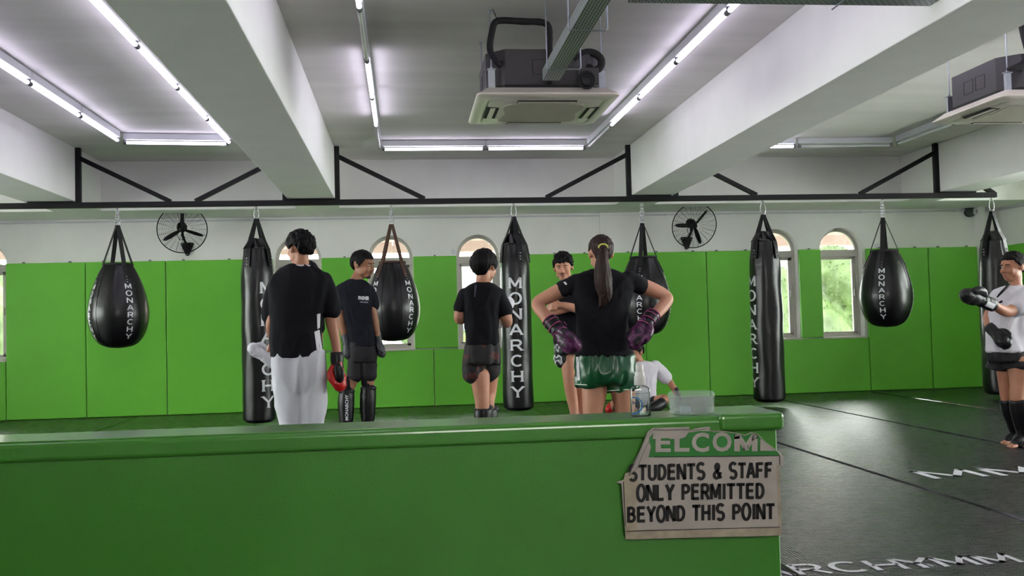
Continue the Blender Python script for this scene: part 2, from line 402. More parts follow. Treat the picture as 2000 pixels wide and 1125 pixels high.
for x, y0, y1 in ((3.15, .5, 12.9), (4.8, .5, 12.9), (6.38, 4, 12.9), (1.6, 1.5, 12.9), (0, 3, 12.9), (-1.7, 3, 12.9), (-3.4, 3, 12.9), (-5, 3, 12.9)):
    s = MB(); P = []; n = 60
    for sx in (-.012, .006):
        s.tube([(x+sx+noise.noise(Vector((x*3, k*.8, sx*90)))*.004, y0+(y1-y0)*k/n, .0008) for k in range(n+1)], .0048, 6)
    s.build('floor_seam', mat('seam_edge', (34, 35, 38), .12), floor)
struct(MB().box(XL-.2, XR+.2, YB-.2, D+.25, HCL, HCL+.2).build('ceiling', 'ceil'))
def side_wall(name, x0, x1, ops):
    w = MB(); y = YB
    for a, c, z0, z1 in ops:
        w.box(x0, x1, y, a, 0, HCL); w.box(x0, x1, a, c, 0, z0); w.box(x0, x1, a, c, z1, HCL); y = c
    w.box(x0, x1, y, D+.2, 0, HCL); struct(w.build(name, 'wall'))
    xm = (x0+x1)/2
    for i, (a, c, z0, z1) in enumerate(ops):
        f = MB()
        for q in (a, (a+c)/2-.03, c-.06): f.box(xm-.03, xm+.03, q, q+.06, z0, z1)
        f.box(xm-.03, xm+.03, a, c, z0, z0+.06); f.box(xm-.03, xm+.03, a, c, z1-.06, z1)
        o = struct(f.build('window_%d' % (10+i+(10 if x0 > 0 else 0)), 'frame'))
        MB().box(xm-.003, xm+.003, a+.04, c-.04, z0+.04, z1-.04).build('window_pane', 'glass', o)
side_wall('wall_left', XL-.2, XL, [(3.2+1.95*k, 3.2+1.95*k+1.65, .5, 2.75) for k in range(4)])  # unseen side windows, added and sized to bring in fill daylight
side_wall('wall_right', XR, XR+.2, [(2.6+1.9*k, 2.6+1.9*k+1.6, .5, 2.75) for k in range(5)])  # openings out of view, put in for more fill daylight from the right
fw = MB(); xx = XL-.2; f2 = MB()
for a, c in ((-.1, 2.1),):  # unseen high opening, added behind the viewer to brighten counter front and ceiling
    fw.box(xx, a, YB-.2, YB, 0, HCL); fw.box(a, c, YB-.2, YB, 0, 2.1); fw.box(a, c, YB-.2, YB, 3.0, HCL); xx = c
    for q in (a, (a+c)/2-.03, c-.06): f2.box(q, q+.06, YB-.13, YB-.07, 2.1, 3.0)
    f2.box(a, c, YB-.13, YB-.07, 2.1, 2.16); f2.box(a, c, YB-.13, YB-.07, 2.94, 3.0)
fw.box(xx, XR+.2, YB-.2, YB, 0, HCL); struct(fw.build('wall_front', 'wall')); struct(f2.build('window_30', 'frame'))
# ceiling beams
for i, (x0, x1) in enumerate(((-4.15, -3.6), (-1.29, -.757), (2.7, 3.212), (6.55, 7.02))):
    o = MB().box(x0, x1, YB, LY+.02, HB, HCL).build('ceiling_beam', 'wall', bevel=.006); struct(o)
o = MB().box(XL, XR, LY, D+.02, HB+.0, HCL).build('lintel_beam', 'wall', bevel=.006); struct(o)
# back wall with arched openings
WIN = [(-5.65, -5.04), (-1.682, -1.075), (-.463, .13), (.715, 1.30), (4.87, 5.48), (5.80, 6.42)]
ZS, ZB = 1.99, .765
wb = MB(); W2 = .24
def wallprism(poly): wb.prism([Vector((x, D, z)) for x, z in poly], (0, W2, 0))
xs = XL
for x0, x1 in WIN:
    wallprism([(xs, 0), (x0, 0), (x0, HB+.3), (xs, HB+.3)])
    wallprism([(x0, 0), (x1, 0), (x1, ZB), (x0, ZB)])
    cx, R = (x0+x1)/2, (x1-x0)/2
    A = [(cx-R*math.cos(PI*k/20), ZS+R*math.sin(PI*k/20)) for k in range(21)]
    for k in range(20): wallprism([A[k], A[k+1], (A[k+1][0], HB+.3), (A[k][0], HB+.3)])
    xs = x1
wallprism([(xs, 0), (XR, 0), (XR, HB+.3), (xs, HB+.3)])
struct(wb.build('wall_back', 'wall'))
# shallow pilasters on the back wall
struct(MB().box(2.68, 3.26, D-.03, D+.01, 0, HB).build('trim_1', 'wall'))
struct(MB().box(8.12, 8.19, D-.16, D+.01, 0, HB).build('trim_2', 'wall', bevel=.004))
# conduit along the top of the wall
c = MB(); c.tube([(XL, D-.02, HB-.035), (XR, D-.02, HB-.035)], .011, 8); c.tube([(XR-.02, D, HB-.035), (XR-.02, 6, HB-.035)], .011, 8)
for k in range(12): c.box(XL+.6+k*1.4, XL+.63+k*1.4, D-.035, D, HB-.05, HB-.02)
struct(c.build('trim_3', 'batten', smooth='auto'))
# windows
for i, (x0, x1) in enumerate(WIN):
    cx, R = (x0+x1)/2, (x1-x0)/2; y = D+.12
    fr = MB(); t = .045
    def outline(r, zb): return [Vector((cx-r, y, zb)), Vector((cx+r, y, zb))]+[Vector((cx+r*math.cos(PI*k/24), y, ZS+r*math.sin(PI*k/24))) for k in range(25)]
    # outer frame as a closed strip
    oo = outline(R, ZB); ii = outline(R-t, ZB+t); n = len(oo); dy = Vector((0, .05, 0))
    vs = oo+ii+[v+dy for v in oo]+[v+dy for v in ii]; fs = []
    for k in range(n):
        q = (k+1) % n
        fs += [(k, q, n+q, n+k), (2*n+k, 3*n+k, 3*n+q, 2*n+q), (n+k, n+q, 3*n+q, 3*n+k), (k, 2*n+k, 2*n+q, q)]
    fr.add(vs, fs)
    fr.box(cx-R+.01, cx+R-.01, y-.012, y+.06, ZS-.09, ZS+.005)
    fr.box(cx-R+t, cx-R+t+.03, y+.005, y+.045, ZB+t, ZS-.09); fr.box(cx+R-t-.05, cx+R-t, y+.005, y+.045, ZB+t, ZS-.09)
    fr.box(cx-R+t, cx+R-t, y+.005, y+.045, ZS-.13, ZS-.08); fr.box(cx-R+t, cx+R-t, y+.005, y+.045, ZB+t, ZB+t+.03)
    fr.box(cx+R-t-.04, cx+R-t-.022, y-.025, y+.01, 1.34, 1.44)
    w = struct(fr.build('window_%d' % (i+1), 'frame', bevel=.003))
    g = MB(); g.prism([Vector((v.x, y+.03, v.z)) for v in outline(R-t*.9, ZB+t*.9)], (0, .004, 0)); g.build('window_pane', 'glass', w)
    tr = MB(); P = [Vector((cx-R-.012, D-.012, ZS-.0))]+[Vector((cx-(R+.012)*math.cos(PI*k/24), D-.012, ZS+(R+.012)*math.sin(PI*k/24))) for k in range(25)]+[Vector((cx+R+.012, D-.012, ZS))]
    tr.tube(P, .014, 6); tr.build('arch_moulding', 'frame', w, smooth='auto')
    MB().box(x0-.01, x1+.01, D-.055, D+.13, ZB-.02, ZB+.005).build('window_sill', 'frame', w, bevel=.004)

# ================================================================== EXTERIOR
struct(MB().box(-40, 60, D+.5, 120, -4.3, -4.1).build('outside_ground', mat('outside_ground', (120, 130, 100), .9)))
eave = MB(); eave.box(XL-1, XR+1, 13.75, 15.2, 2.36, 2.5); eave.box(XL-1, XR+1, 15.05, 15.2, 2.2, 2.36)
eave.box(XL-1, XR+1, D+.24, 15.2, 2.95, 3.1)
struct(eave.build('eave_slab', mat('eave_paint', (138, 118, 110), .8)))
def building(x0, x1, y, z1, rgb, label, win, nx, dz):
    t = thing('apartment_building', label, 'building', ((x0+x1)/2, y, -4.1))
    MB().box(x0, x1, y, y+8, -4.1, z1).build('building_wall', mat('facade', rgb, .9, var=.04, vscale=1), t)
    wm = MB(); z = -2
    while z+1.2 < z1-.5:
        for k in range(nx):
            xx = x0+(x1-x0)*(k+.5)/nx; w = (x1-x0)/nx*.28; wm.box(xx-w, xx+w, y-.06, y+.02, z, z+1.3)
        z += dz
    wm.build('facade_windows', mat('facade_glass', win, .3), t, kind='stuff')
    MB().box(x0-.3, x1+.3, y-.3, y+8.3, z1, z1+.4).build('building_roof', mat('roof_edge', (200, 196, 190), .8), t)
building(2.3, 5.2, 50, 4.5, (92, 92, 96), 'pale grey apartment block with rows of dark windows seen through the centre window', (60, 64, 72), 5, 1.6)
building(15, 24, 55, 9.5, (222, 216, 212), 'white apartment block above the trees seen through the right hand windows', (165, 170, 178), 9, 2.4)
building(25, 31, 52, 8.2, (205, 176, 168), 'pinkish apartment block beside the white one above the trees', (150, 140, 140), 6, 2.4)
M['leafA'] = mat('leaf_green', (44, 62, 16), .7, var=.35, vscale=1.4)
M['leafB'] = mat('leaf_yellow_green', (66, 86, 18), .7, var=.3, vscale=2)
M['bark'] = mat('bark', (110, 92, 72), .9)
def tree(x, y, ztop, r, mt, label, n=2600, seed=1):
    rnd = random.Random(seed); t = thing('tree', label, 'tree', (x, y, -4.1), 'trees outside the windows')
    MB().chain([(Vector((x, y, -4.1)), .22), (Vector((x+.1, y, -1.5)), .16), (Vector((x, y, ztop-r)), .08)], 8, 3).build('trunk', 'bark', t, smooth=True)
    lv = MB(); blobs = []
    zb = -3.0
    for k in range(16):
        h = zb+(ztop-zb)*(k+.5)/16; rr = r*(.55+.45*math.sin(PI*min(1, (h-zb)/(ztop-zb)*.85+.12)))
        a = rnd.uniform(0, 6.28); q = rnd.uniform(.2, .75)*rr
        blobs.append((Vector((x+math.cos(a)*q, y+math.sin(a)*q*.7, h)), rr*rnd.uniform(.42, .6)))
    core = MB()
    for c, q in blobs: core.ell(c, (q*.86,)*3, nu=12, nv=8)
    me = bake(core, .16, 1); wrinkle(me, .16, (3, 3, 3), seed)
    for k in range(n):
        c, q = rnd.choice(blobs); d = Vector((rnd.gauss(0, 1), rnd.gauss(0, 1), rnd.gauss(0, 1))).normalized()
        if d.y > .4: continue
        p = c+d*q*rnd.uniform(.85, 1.08); s = rnd.uniform(.04, .085); u = Vector((rnd.gauss(0, 1), rnd.gauss(0, 1), rnd.gauss(0, 1))).normalized(); v = u.cross(d).normalized()
        u = v.cross(d)*.4+u*.6
        lv.add([p-u*s, p+v*s*.5, p+u*s, p-v*s*.5], [(0, 1, 2, 3)])
    link('crown', me, mt, t, True); lv.build('leaves', mt, t, fixn=False, kind='stuff')
tree(-9.6, 24, 2.6, 2.2, 'leafA', 'green tree seen through the leftmost window', seed=3)
tree(-2.6, 26, .9, 1.6, 'leafA', 'low green tree outside, seen behind the boy in white trousers', seed=4)
tree(.15, 23, 1.9, 1.0, 'leafA', 'green tree seen through the window behind the teardrop bag', 1500, seed=5)
tree(1.5, 32, .75, 1.5, 'leafB', 'low bright green tree seen through the centre window', 1500, seed=6)
tree(9.2, 24, 2.25, 2.0, 'leafA', 'tall green tree filling the left of the two right hand windows', 6500, seed=7)
tree(12.1, 27.5, 2.6, 2.4, 'leafA', 'tall green tree filling the rightmost window', 6500, seed=8)
tree(10.0, 20.5, .1, .95, 'leafB', 'low yellow green tree at the foot of the rightmost window', 2400, seed=9)
tree(7.9, 19.5, .05, .8, 'leafB', 'low yellow green tree at the foot of the window behind the tall bag', 1800, seed=10)

# ================================================================== WALL MATS
def matpanel(x0, x1, z0, z1, label, group='green wall mats', y=MF, side=None, ear=True):
    g = .004
    if side is None: mb = MB().box(x0+g, x1-g, y, D, z0+g, z1-g)
    else: mb = MB().box(XR-.05, XR, x0+g, x1-g, z0+g, z1-g)
    o = mb.build('wall_mat', 'mat', bevel=.012, seg=3); tag(o, label, 'wall mat', group)
    return o
def bracket(x, z, par, y=D-.02): 
    MB().box(x-.012, x+.012, y-.02, y+.02, z-.004, z+.016).build('mat_clip', 'cap', par)
full = [(-7.06, -6.06, 'leftmost full height green wall mat, past the left window', 0), (-6.06, -5.65, 'narrow full height green wall mat left of the left window', 0),
        (-5.04, -4.06, 'full height green wall mat right beside the leftmost window', 0), (-4.06, -3.06, 'full height green wall mat behind the leftmost teardrop bag', 0),
        (-3.06, -2.06, 'full height green wall mat below the left wall fan', 0), (-2.06, -1.70, 'narrow green wall mat behind the left heavy bag', 0),
        (-6.06, -5.0, '', 1),
        (1.30, 2.23, 'green wall mat behind the centre heavy bag, right of the centre window', 0), (2.23, 3.26, 'green wall mat behind the instructor and the ponytailed woman', 2),
        (3.26, 4.15, 'green wall mat below the right wall fan', 0), (4.15, 4.87, 'green wall mat behind the right heavy bag', 0),
        (6.46, 7.38, 'full height green wall mat behind the rightmost teardrop bag', 0), (7.38, 8.12, 'full height green wall mat in the right corner below the camera box', 0),
        (8.19, 8.5, 'narrow green wall mat in the corner behind the far right bag', 0)]
for x0, x1, l, k in full:
    if k == 1: continue
    p = matpanel(x0, x1, 0, 2.0, l, y=MF-(.03 if k == 2 else 0))
    for q in (.22, .8): bracket(x0+(x1-x0)*q, 1.998, p)
matpanel(-5.65, -5.04, 0, ZB, 'short green wall mat below the leftmost window')
for x0, x1, l in ((-1.70, -.69, 'short green wall mat below the window behind the boy in white trousers'), (-.69, .38, 'short green wall mat below the window with the teardrop bag'), (.38, 1.30, 'short green wall mat below the centre window'), (4.87, 6.46, 'wide short green wall mat below the two right hand windows')):
    matpanel(x0, x1, 0, ZB-.005, l)
for x0, x1, l in ((-1.075, -.463, 'upper green wall mat between the boy in white trousers and the lettered tee man'), (.13, .715, 'upper green wall mat between the teardrop bag window and the centre window'), (5.48, 5.80, 'upper green wall mat between the two right hand windows')):
    p = matpanel(x0, x1, ZB, 2.0, l); bracket((x0+x1)/2, 1.998, p)
for k in range(3): matpanel(13.05-1.0*(k+1), 13.05-1.0*k, 0, 2.0, ['green mat on the right side wall nearest the corner', 'second green mat from the corner on the right side wall', 'third green mat from the corner on the right side wall'][k], 'green mats on the right side wall', side=1)

# ================================================================== RAIL FRAME
RY = 11.3
rail = thing('bag_rail', 'long black steel rail frame under the ceiling beams carrying the punching bags', 'rail', (0, RY, HB-.07))
MB().box(XL+.3, 7.29, RY-.03, RY+.03, HB-.075, HB-.012).build('rail_bar', 'black', rail, bevel=.004)
for x0, x1 in ((-4.1, -3.62), (-1.31, -.74), (2.68, 3.17), (6.55, 7.0)):
    MB().box(x0, x1, RY-.06, RY+.06, HB-.014, HB-.0005).build('flange_plate', 'black', rail, bevel=.002)
px = [(-3.6, 1), (-1.29, -1), (-.757, 1), (2.7, -1), (3.212, 1), (6.55, -1)]
for x, d in px:
    MB().box(min(x, x+d*.055), max(x, x+d*.055), RY-.03, RY+.03, HB-.012, HCL-.001).build('post', 'black', rail, bevel=.003)
    L = 1.0
    MB().beam((x+d*.03, RY, HCL-.11), (x+d*(L+.02), RY, HB-.012), .05, .05, (0, 1, 0)).build('brace', 'black', rail, bevel=.003)
MB().beam((7.27, RY, HB-.03), (7.03, RY+.25, HCL-.35), .05, .05, (0, 1, 0)).build('brace', 'black', rail, bevel=.003)

# ================================================================== TUBE LIGHTS
def tube_light(p, q, lit, label, group, z=3.05, protos={}):
    p = Vector((*p, z)); q = Vector((*q, z)); L = (q-p).length; key = (lit, round(L, 3)); ang = math.atan2(q.y-p.y, q.x-p.x); c = (p+q)/2
    if key in protos:
        r0 = protos[key]; r = r0.copy(); COL.objects.link(r)
        for ch in r0.children: d = ch.copy(); COL.objects.link(d); d.parent = r
    else:
        r = thing('tube_light', label, 'tube light', (0, 0, z), group)
        MB().box(-L/2+.004, L/2-.004, -.022, .022, z+.03, z+.098).build('batten', 'batten', r, bevel=.006)
        MB().tube([(-L/2+.035, 0, z), (L/2-.035, 0, z)], .0155, 12).build('tube', 'tube' if lit else 'tubeoff', r, smooth='auto')
        for s in (-1, 1): MB().tube([(s*(L/2-.004), 0, z), (s*(L/2-.036), 0, z)], .019, 12).tube([(s*(L/2-.012), 0, z), (s*(L/2-.012), 0, z+.04)], .009, 8).build('end_cap', 'cap', r, smooth='auto')
        protos[key] = r
    r.location = (c.x, c.y, z); r.rotation_euler = (0, 0, ang); r['label'] = label; r['group'] = group; r['category'] = 'tube light'
    return r
def strip_run(x, ys, off, where, grp, xs=None):
    n = len(ys)-1
    for i in range(n):
        a = (x, ys[i]) if xs is None else (ys[i], xs); c = (x, ys[i+1]) if xs is None else (ys[i+1], xs)
        nm = ['nearest the viewer', 'second from the viewer', 'third from the viewer', 'fourth from the viewer', 'fifth from the viewer', 'sixth from the viewer', 'seventh from the viewer'] if xs is None else ['left one', 'right one', 'third one']
        pos = nm[i] if i < n-1 or xs is not None else 'farthest from the viewer'
        tube_light(a, c, i not in off, ('lit' if i not in off else 'unlit')+' ceiling tube, '+where+', '+pos, grp)
T = 1.2
def runs(y1, n): return [y1-T*(n-k) for k in range(n+1)]
strip_run(-2.88, runs(10.36, 7), [], 'left side of left bay', 'left bay ceiling tubes')
strip_run(-1.79, runs(10.5, 7), [], 'right side of left bay', 'left bay ceiling tubes')
tube_light((-2.86, 10.46), (-1.80, 10.56), True, 'lit ceiling tube across the far end of the left bay', 'left bay ceiling tubes')
strip_run(-.235, runs(10.85, 7), [6, 3], 'left side of centre bay', 'centre bay ceiling tubes')
strip_run(2.12, runs(10.85, 7), [6], 'right side of centre bay', 'centre bay ceiling tubes')
strip_run(None, [-.21, .95, 2.1], [], 'far end of centre bay', 'centre bay ceiling tubes', xs=10.93)
strip_run(5.76, runs(10.78, 7), [6, 5, 4], 'right side of right bay', 'right bay ceiling tubes')
strip_run(3.98, runs(10.85, 7), [5], 'left side of right bay', 'right bay ceiling tubes')
tube_light((4.0, 10.9), (4.58, 10.9), True, 'short lit ceiling tube at the far end of the right bay', 'right bay ceiling tubes')
tube_light((4.6, 10.9), (5.74, 10.86), False, 'unlit ceiling tube across the far end of the right bay', 'right bay ceiling tubes')

# ================================================================== COUNTER (padded half wall)
CY, CT = 2.65, .806
counter = thing('padded_half_wall', 'long green vinyl padded half wall in the foreground with a torn sign taped on its front', 'half wall', (0, CY+.11, 0))
MB().box(XL+.5, 1.035, CY+.012, CY+.215, 0, CT-.03).build('body_pad', 'pad', counter, bevel=.012, seg=3)
MB().box(XL+.5, .885, CY, CY+.225, CT-.053, CT-.003).build('top_pad', 'pad', counter, bevel=.012, seg=4)
MB().box(XL+.5, .885, CY+.012, CY+.214, CT-.012, CT+.0015).build('top_strip', 'pad', counter, bevel=.0025)
MB().box(.862, 1.05, CY-.008, CY+.24, CT-.042, CT+.008).build('end_pad', 'pad', counter, bevel=.014, seg=4)

# ================================================================== TORN SIGN
SY = CY-.0095
def sp(px, py, d=0): return at(px, py, SY-d)
def z4(x, y): return (1200+x/4.5, 820+y/4.5)      # coordinates measured on an enlarged view of the sign
sign = thing('torn_paper_sign', 'torn laminated white sign with green header taped on the green half wall front', 'sign', at(1375, 1050, SY))
out = [(100, 1050), (95, 980), (75, 760), (62, 560), (22, 552), (25, 545), (85, 525), (95, 470), (130, 462), (200, 310), (240, 250), (290, 120), (330, 82), (380, 70), (520, 66), (650, 66), (668, 92), (700, 78), (740, 72), (760, 86), (830, 60), (842, 92), (870, 98), (940, 96), (1020, 104), (1080, 118), (1150, 132), (1200, 110), (1255, 122), (1290, 150), (1330, 196), (1420, 262), (1460, 285), (1485, 330), (1490, 400), (1450, 398), (1462, 700), (1470, 1015), (1380, 1020), (1000, 1028), (500, 1040), (200, 1050)]
M['paper'] = mat('worn_paper', (172, 164, 158), .55, var=.08, vscale=14, bump=.25, bscale=30)
M['tape'] = mat('yellowed_tape', (168, 156, 138), .3, var=.14, vscale=30)
M['hdr'] = mat('sign_green', (38, 122, 46), .5, var=.1, vscale=20)
M['ink'] = mat('black_ink', (14, 12, 14), .45)
poly = [sp(*z4(*p)) for p in out]
MB().prism(poly, (0, .0012, 0)).build('paper_sheet', 'paper', sign)
def flat(pts, d, name, mt): 
    return MB().prism([sp(*z4(*p), d) for p in pts], (0, .0003, 0)).build(name, mt, sign)
flat([(300, 330), (322, 240), (300, 170), (345, 110), (360, 108), (400, 118), (640, 112), (690, 108), (745, 98), (838, 100), (870, 108), (940, 104), (1020, 112), (1080, 126), (1150, 140), (1200, 120), (1250, 130), (1282, 156), (1322, 204), (1412, 270), (1446, 292), (1449, 312), (900, 320)], .0006, 'green_header', 'hdr')
# white header letters, cut by the tear
hl = MB()
def hfn(x0, x1, y0, y1): return lambda a, c: sp(*z4(x0+(x1-x0)*a, y1-(y1-y0)*c), .0014)
font_on(hl, 'E', hfn(362, 495, 118, 284), .03); font_on(hl, 'L', hfn(528, 660, 112, 280), .03)
font_on(hl, 'C', hfn(680, 832, 112, 284), .03); font_on(hl, 'O', hfn(862, 1030, 106, 280), .03)
glyph(hl, 'M', lambda a, c: hfn(1062, 1250, 130, 276)(a/.9, c), .3, False, 1.25)
hl.add([hfn(1282, 1412, 160, 272)(a, c) for a, c in ((0, 0), (1.0, 0), (.55, .42), (.0, .95))], [(0, 1, 2, 3)])
hl.build('header_letters', 'paper', sign)
flat([(345, 100), (660, 95), (625, 150), (585, 165), (490, 168), (470, 160), (335, 168)], .0018, 'peeled_paper', 'paper')
# black rules and text
flat([(345, 324), (1452, 312), (1452, 318), (345, 331)], .0016, 'rule', 'ink')
flat([(105, 976), (560, 962), (1455, 940), (1455, 946), (560, 969), (105, 984)], .0016, 'rule', 'ink')
flat([(1448, 312), (1455, 312), (1458, 396), (1450, 396)], .0016, 'rule', 'ink')
flat([(76, 545), (83, 545), (100, 930), (94, 930)], .0016, 'rule', 'ink')
def line(txt, xl, xr, ytl, ybl, ytr, ybr, b=.028):
    t = MB()
    def fn(a, c):
        x = xl+(xr-xl)*a; yt = ytl+(ytr-ytl)*a; yb = ybl+(ybr-ybl)*a; return sp(*z4(x, yb+(yt-yb)*c), .0016)
    W_ = {'I': .5, 'M': 1.16, '&': 1.05}; tot = sum(W_.get(ch, 1) for ch in txt)+.02; x = 0; H_ = (ybl-ytl+ybr-ytr)/2
    for ch in txt:
        w = W_.get(ch, 1); cw = w/tot; lo = .27 if ch == 'I' else 0
        def f2(a, c, x=x, w=w, cw=cw, ch=ch): return fn((x+(a if ch != 'I' else a-.45+.2)*(1 if ch == 'I' else w))/tot if False else (x+((a-.45+.24) if ch == 'I' else a*w))/tot, c)
        glyph(t, ch, f2, .205, False, (xr-xl)/tot*(1 if ch == 'I' else w)/H_); x += w
    t.build('sign_text', 'ink', sign, fixn=False)
line('STUDENTS', 125, 808, 400, 535, 382, 520); line('&', 868, 950, 384, 520, 380, 516); line('STAFF', 1008, 1402, 380, 516, 374, 508)
line('ONLY', 197, 536, 574, 714, 568, 706); line('PERMITTED', 590, 1328, 566, 704, 556, 692)
line('BEYOND', 112, 632, 766, 903, 752, 888); line('THIS', 682, 980, 750, 888, 742, 878); line('POINT', 1036, 1420, 742, 878, 736, 872)
# tape and curled torn edge
flat([(95, 470), (130, 462), (215, 540), (190, 755), (205, 900), (210, 1035), (102, 1050), (85, 760), (78, 540)], .0008, 'tape', 'tape')
flat([(100, 984), (560, 972), (1466, 950), (1470, 1014), (560, 1036), (102, 1050)], .0012, 'tape', 'tape')
flat([(1425, 400), (1450, 398), (1462, 700), (1470, 945), (1440, 945)], .0005, 'tape', 'tape')
cu = MB()
P = [(128, 490), (190, 400), (230, 300), (285, 180), (300, 110), (345, 75)]
cu.tube([sp(*z4(*p), .004) for p in P], [.002, .0075, .006, .0075, .004, .002], 8)
cu.tube([sp(*z4(*p), .002) for p in [(345, 78), (450, 82), (560, 78), (655, 74)]], [.003, .004, .0035, .004], 7)
cu.tube([sp(*z4(*p), .002) for p in [(690, 92), (745, 80), (800, 72), (842, 70)]], [.002, .0035, .003, .002], 7)
cu.tube([sp(*z4(*p), .001) for p in [(842, 98), (940, 98), (1080, 120), (1150, 134), (1200, 112), (1255, 124), (1300, 168), (1340, 212), (1430, 274), (1480, 330), (1488, 392)]], [.0012]*11, 6)
cu.build('curled_edge', 'paper', sign, smooth=True)

# ================================================================== SPRAY BOTTLE
TZ = CT+.0016
bp_ = at(1256.5, 812, CY+.045); bx, by = bp_.x, CY+.075
k = .1*1.0/ (scl((bx, by, .8))/1000)   # 0.1 px... keeps real size below
S = scl((bx, by, .85))
bot = thing('spray_bottle', 'small clear spray bottle with white pump and blue swoosh label on the half wall', 'bottle', (bx, by, TZ))
def rr(hw, hd, z, e=4, n=36):
    out = []
    for j in range(n):
        a = 2*PI*j/n; c, s = math.cos(a), math.sin(a)
        out.append(Vector((bx+hw*math.copysign(abs(c)**(2/e), c), by+hd*math.copysign(abs(s)**(2/e), s), TZ+z)))
    return out
hw = 19.3/S; u = 1/S
MB().rings([rr(hw*.9, .011, 0), rr(hw, .0135, .003), rr(hw, .0135, 48*u), rr(hw*.97, .013, 54*u), rr(hw*.75, .011, 58*u, 2.6), rr(9*u, .009, 60*u, 2), rr(9*u, .009, 63*u, 2)]).build('bottle_body', glassy('clear_plastic', (246, 250, 249), .05, .12), bot, smooth='auto')
MB().rings([rr(hw*.86, .0105, .002), rr(hw*.93, .012, .005), rr(hw*.93, .012, 45*u)]).build('liquid', glassy('clear_liquid', (246, 250, 248), .0), bot, smooth='auto')
MB().rings([rr(11*u, 11*u, 61*u, 2), rr(11.5*u, 11.5*u, 62*u, 2), rr(11*u, 11*u, 78*u, 2), rr(9.5*u, 9.5*u, 79.5*u, 2)]).rings([rr(9.3*u, 9.3*u, 79*u, 2), rr(8.8*u, 8.8*u, 86*u, 2), rr(7.6*u, 7.6*u, 87*u, 2), rr(7.6*u, 7.6*u, 99*u, 2), rr(6.6*u, 6.6*u, 101.5*u, 2)]).build('pump_cap', mat('white_plastic', (208, 208, 204), .4), bot, smooth='auto')
MB().tube([(bx, by, TZ+.004), (bx, by, TZ+60*u)], .0016, 8).build('dip_tube', 'tubeoff', bot)
lb = MB()
def lp(a, c, d=.0005): return Vector((bx+(a-.5)*2*hw*.98, by-.0136-d, TZ+(3+42*c)*u))
sw = [(0, .86), (.25, .84), (.45, .72), (.56, .5), (.52, .28), (.3, .1), (0, .04)]; si = [(0, .13), (.28, .17), (.44, .32), (.49, .5), (.40, .68), (.22, .78), (0, .8)]
q = catmull(sw, 5); q2 = catmull(si[::-1], 5)
lb.add([x for p_, r_ in zip(q, q2) for x in (lp(*p_), lp(*r_))], [(2*i, 2*i+1, 2*i+3, 2*i+2) for i in range(len(q)-1)])
lb.build('label_swoosh', mat('label_blue', (40, 110, 168), .5), bot)
lb = MB(); font_on(lb, 'bax', lambda a, c: lp(.02+.36*a, .52+.17*c, .001), .03); lb.build('label_word', mat('label_navy', (52, 70, 112), .5), bot)
lb = MB()
for i in range(9): lb.add([lp(.68+.026*i, .06), lp(.68+.026*i+[.012, .02, .008][i % 3], .06), lp(.68+.026*i+[.012, .02, .008][i % 3], .22), lp(.68+.026*i, .22)], [(0, 1, 2, 3)])
for i in range(2): lb.add([lp(.1, .28-.08*i), lp(.3, .28-.08*i), lp(.3, .31-.08*i), lp(.1, .31-.08*i)], [(0, 1, 2, 3)])
lb.build('barcode', mat('label_grey', (110, 112, 108), .6), bot)

# ================================================================== PLASTIC CONTAINER
tc_ = at(1353, 806, CY+.09); tx0, ty0 = tc_.x, CY+.1; S2 = scl((tx0, ty0, .85)); u = 1/S2
tub = thing('plastic_container', 'translucent plastic container with lid and inner compartments on the half wall', 'container', (tx0, ty0, TZ))
def lobes(hw, hd, z, n=48):
    out = []
    for j in range(n):
        a = 2*PI*j/n; c, s = math.cos(a), math.sin(a); r_ = 1-.07*math.exp(-((abs(math.cos(a))-.22)/.14)**2)*(1 if s < 0 else 0)
        out.append(Vector((tx0+hw*r_*math.copysign(abs(c)**.62, c), ty0+hd*r_*math.copysign(abs(s)**.62, s), TZ+z*u)))
    return out
W_, D_ = 42*u, .052
shell = [lobes(W_*.93, D_*.93, 0), lobes(W_*.98, D_*.98, 2), lobes(W_, D_, 33), lobes(W_*.95, D_*.95, 33), lobes(W_*.93, D_*.93, 3)]
fro = frosted('translucent_plastic', (222, 226, 226), .2)
MB().rings(shell, True, True).build('tub_body', fro, tub, smooth='auto')
MB().rings([lobes(W_*1.03, D_*1.03, 33), lobes(W_*1.03, D_*1.03, 40), lobes(W_*.98, D_*.98, 43), lobes(W_*.8, D_*.8, 44)]).build('lid', fro, tub, smooth='auto', bevel=.001)
dv = MB(); dv.box(tx0-.002, tx0+.002, ty0-D_*.85, ty0+D_*.85, TZ+3*u, TZ+30*u); dv.box(tx0-W_*.85, tx0+W_*.85, ty0-.001, ty0+.001, TZ+3*u, TZ+28*u); dv.box(tx0+W_*.45, tx0+W_*.47, ty0-D_*.8, ty0+D_*.8, TZ+3*u, TZ+28*u)
dv.build('divider', fro, tub)
MB().box(tx0-W_*.6, tx0-W_*.15, ty0-D_*.6, ty0-.004, TZ+3*u, TZ+16*u).build('contents', mat('pale_blue_contents', (175, 190, 205), .6), tub, bevel=.002)

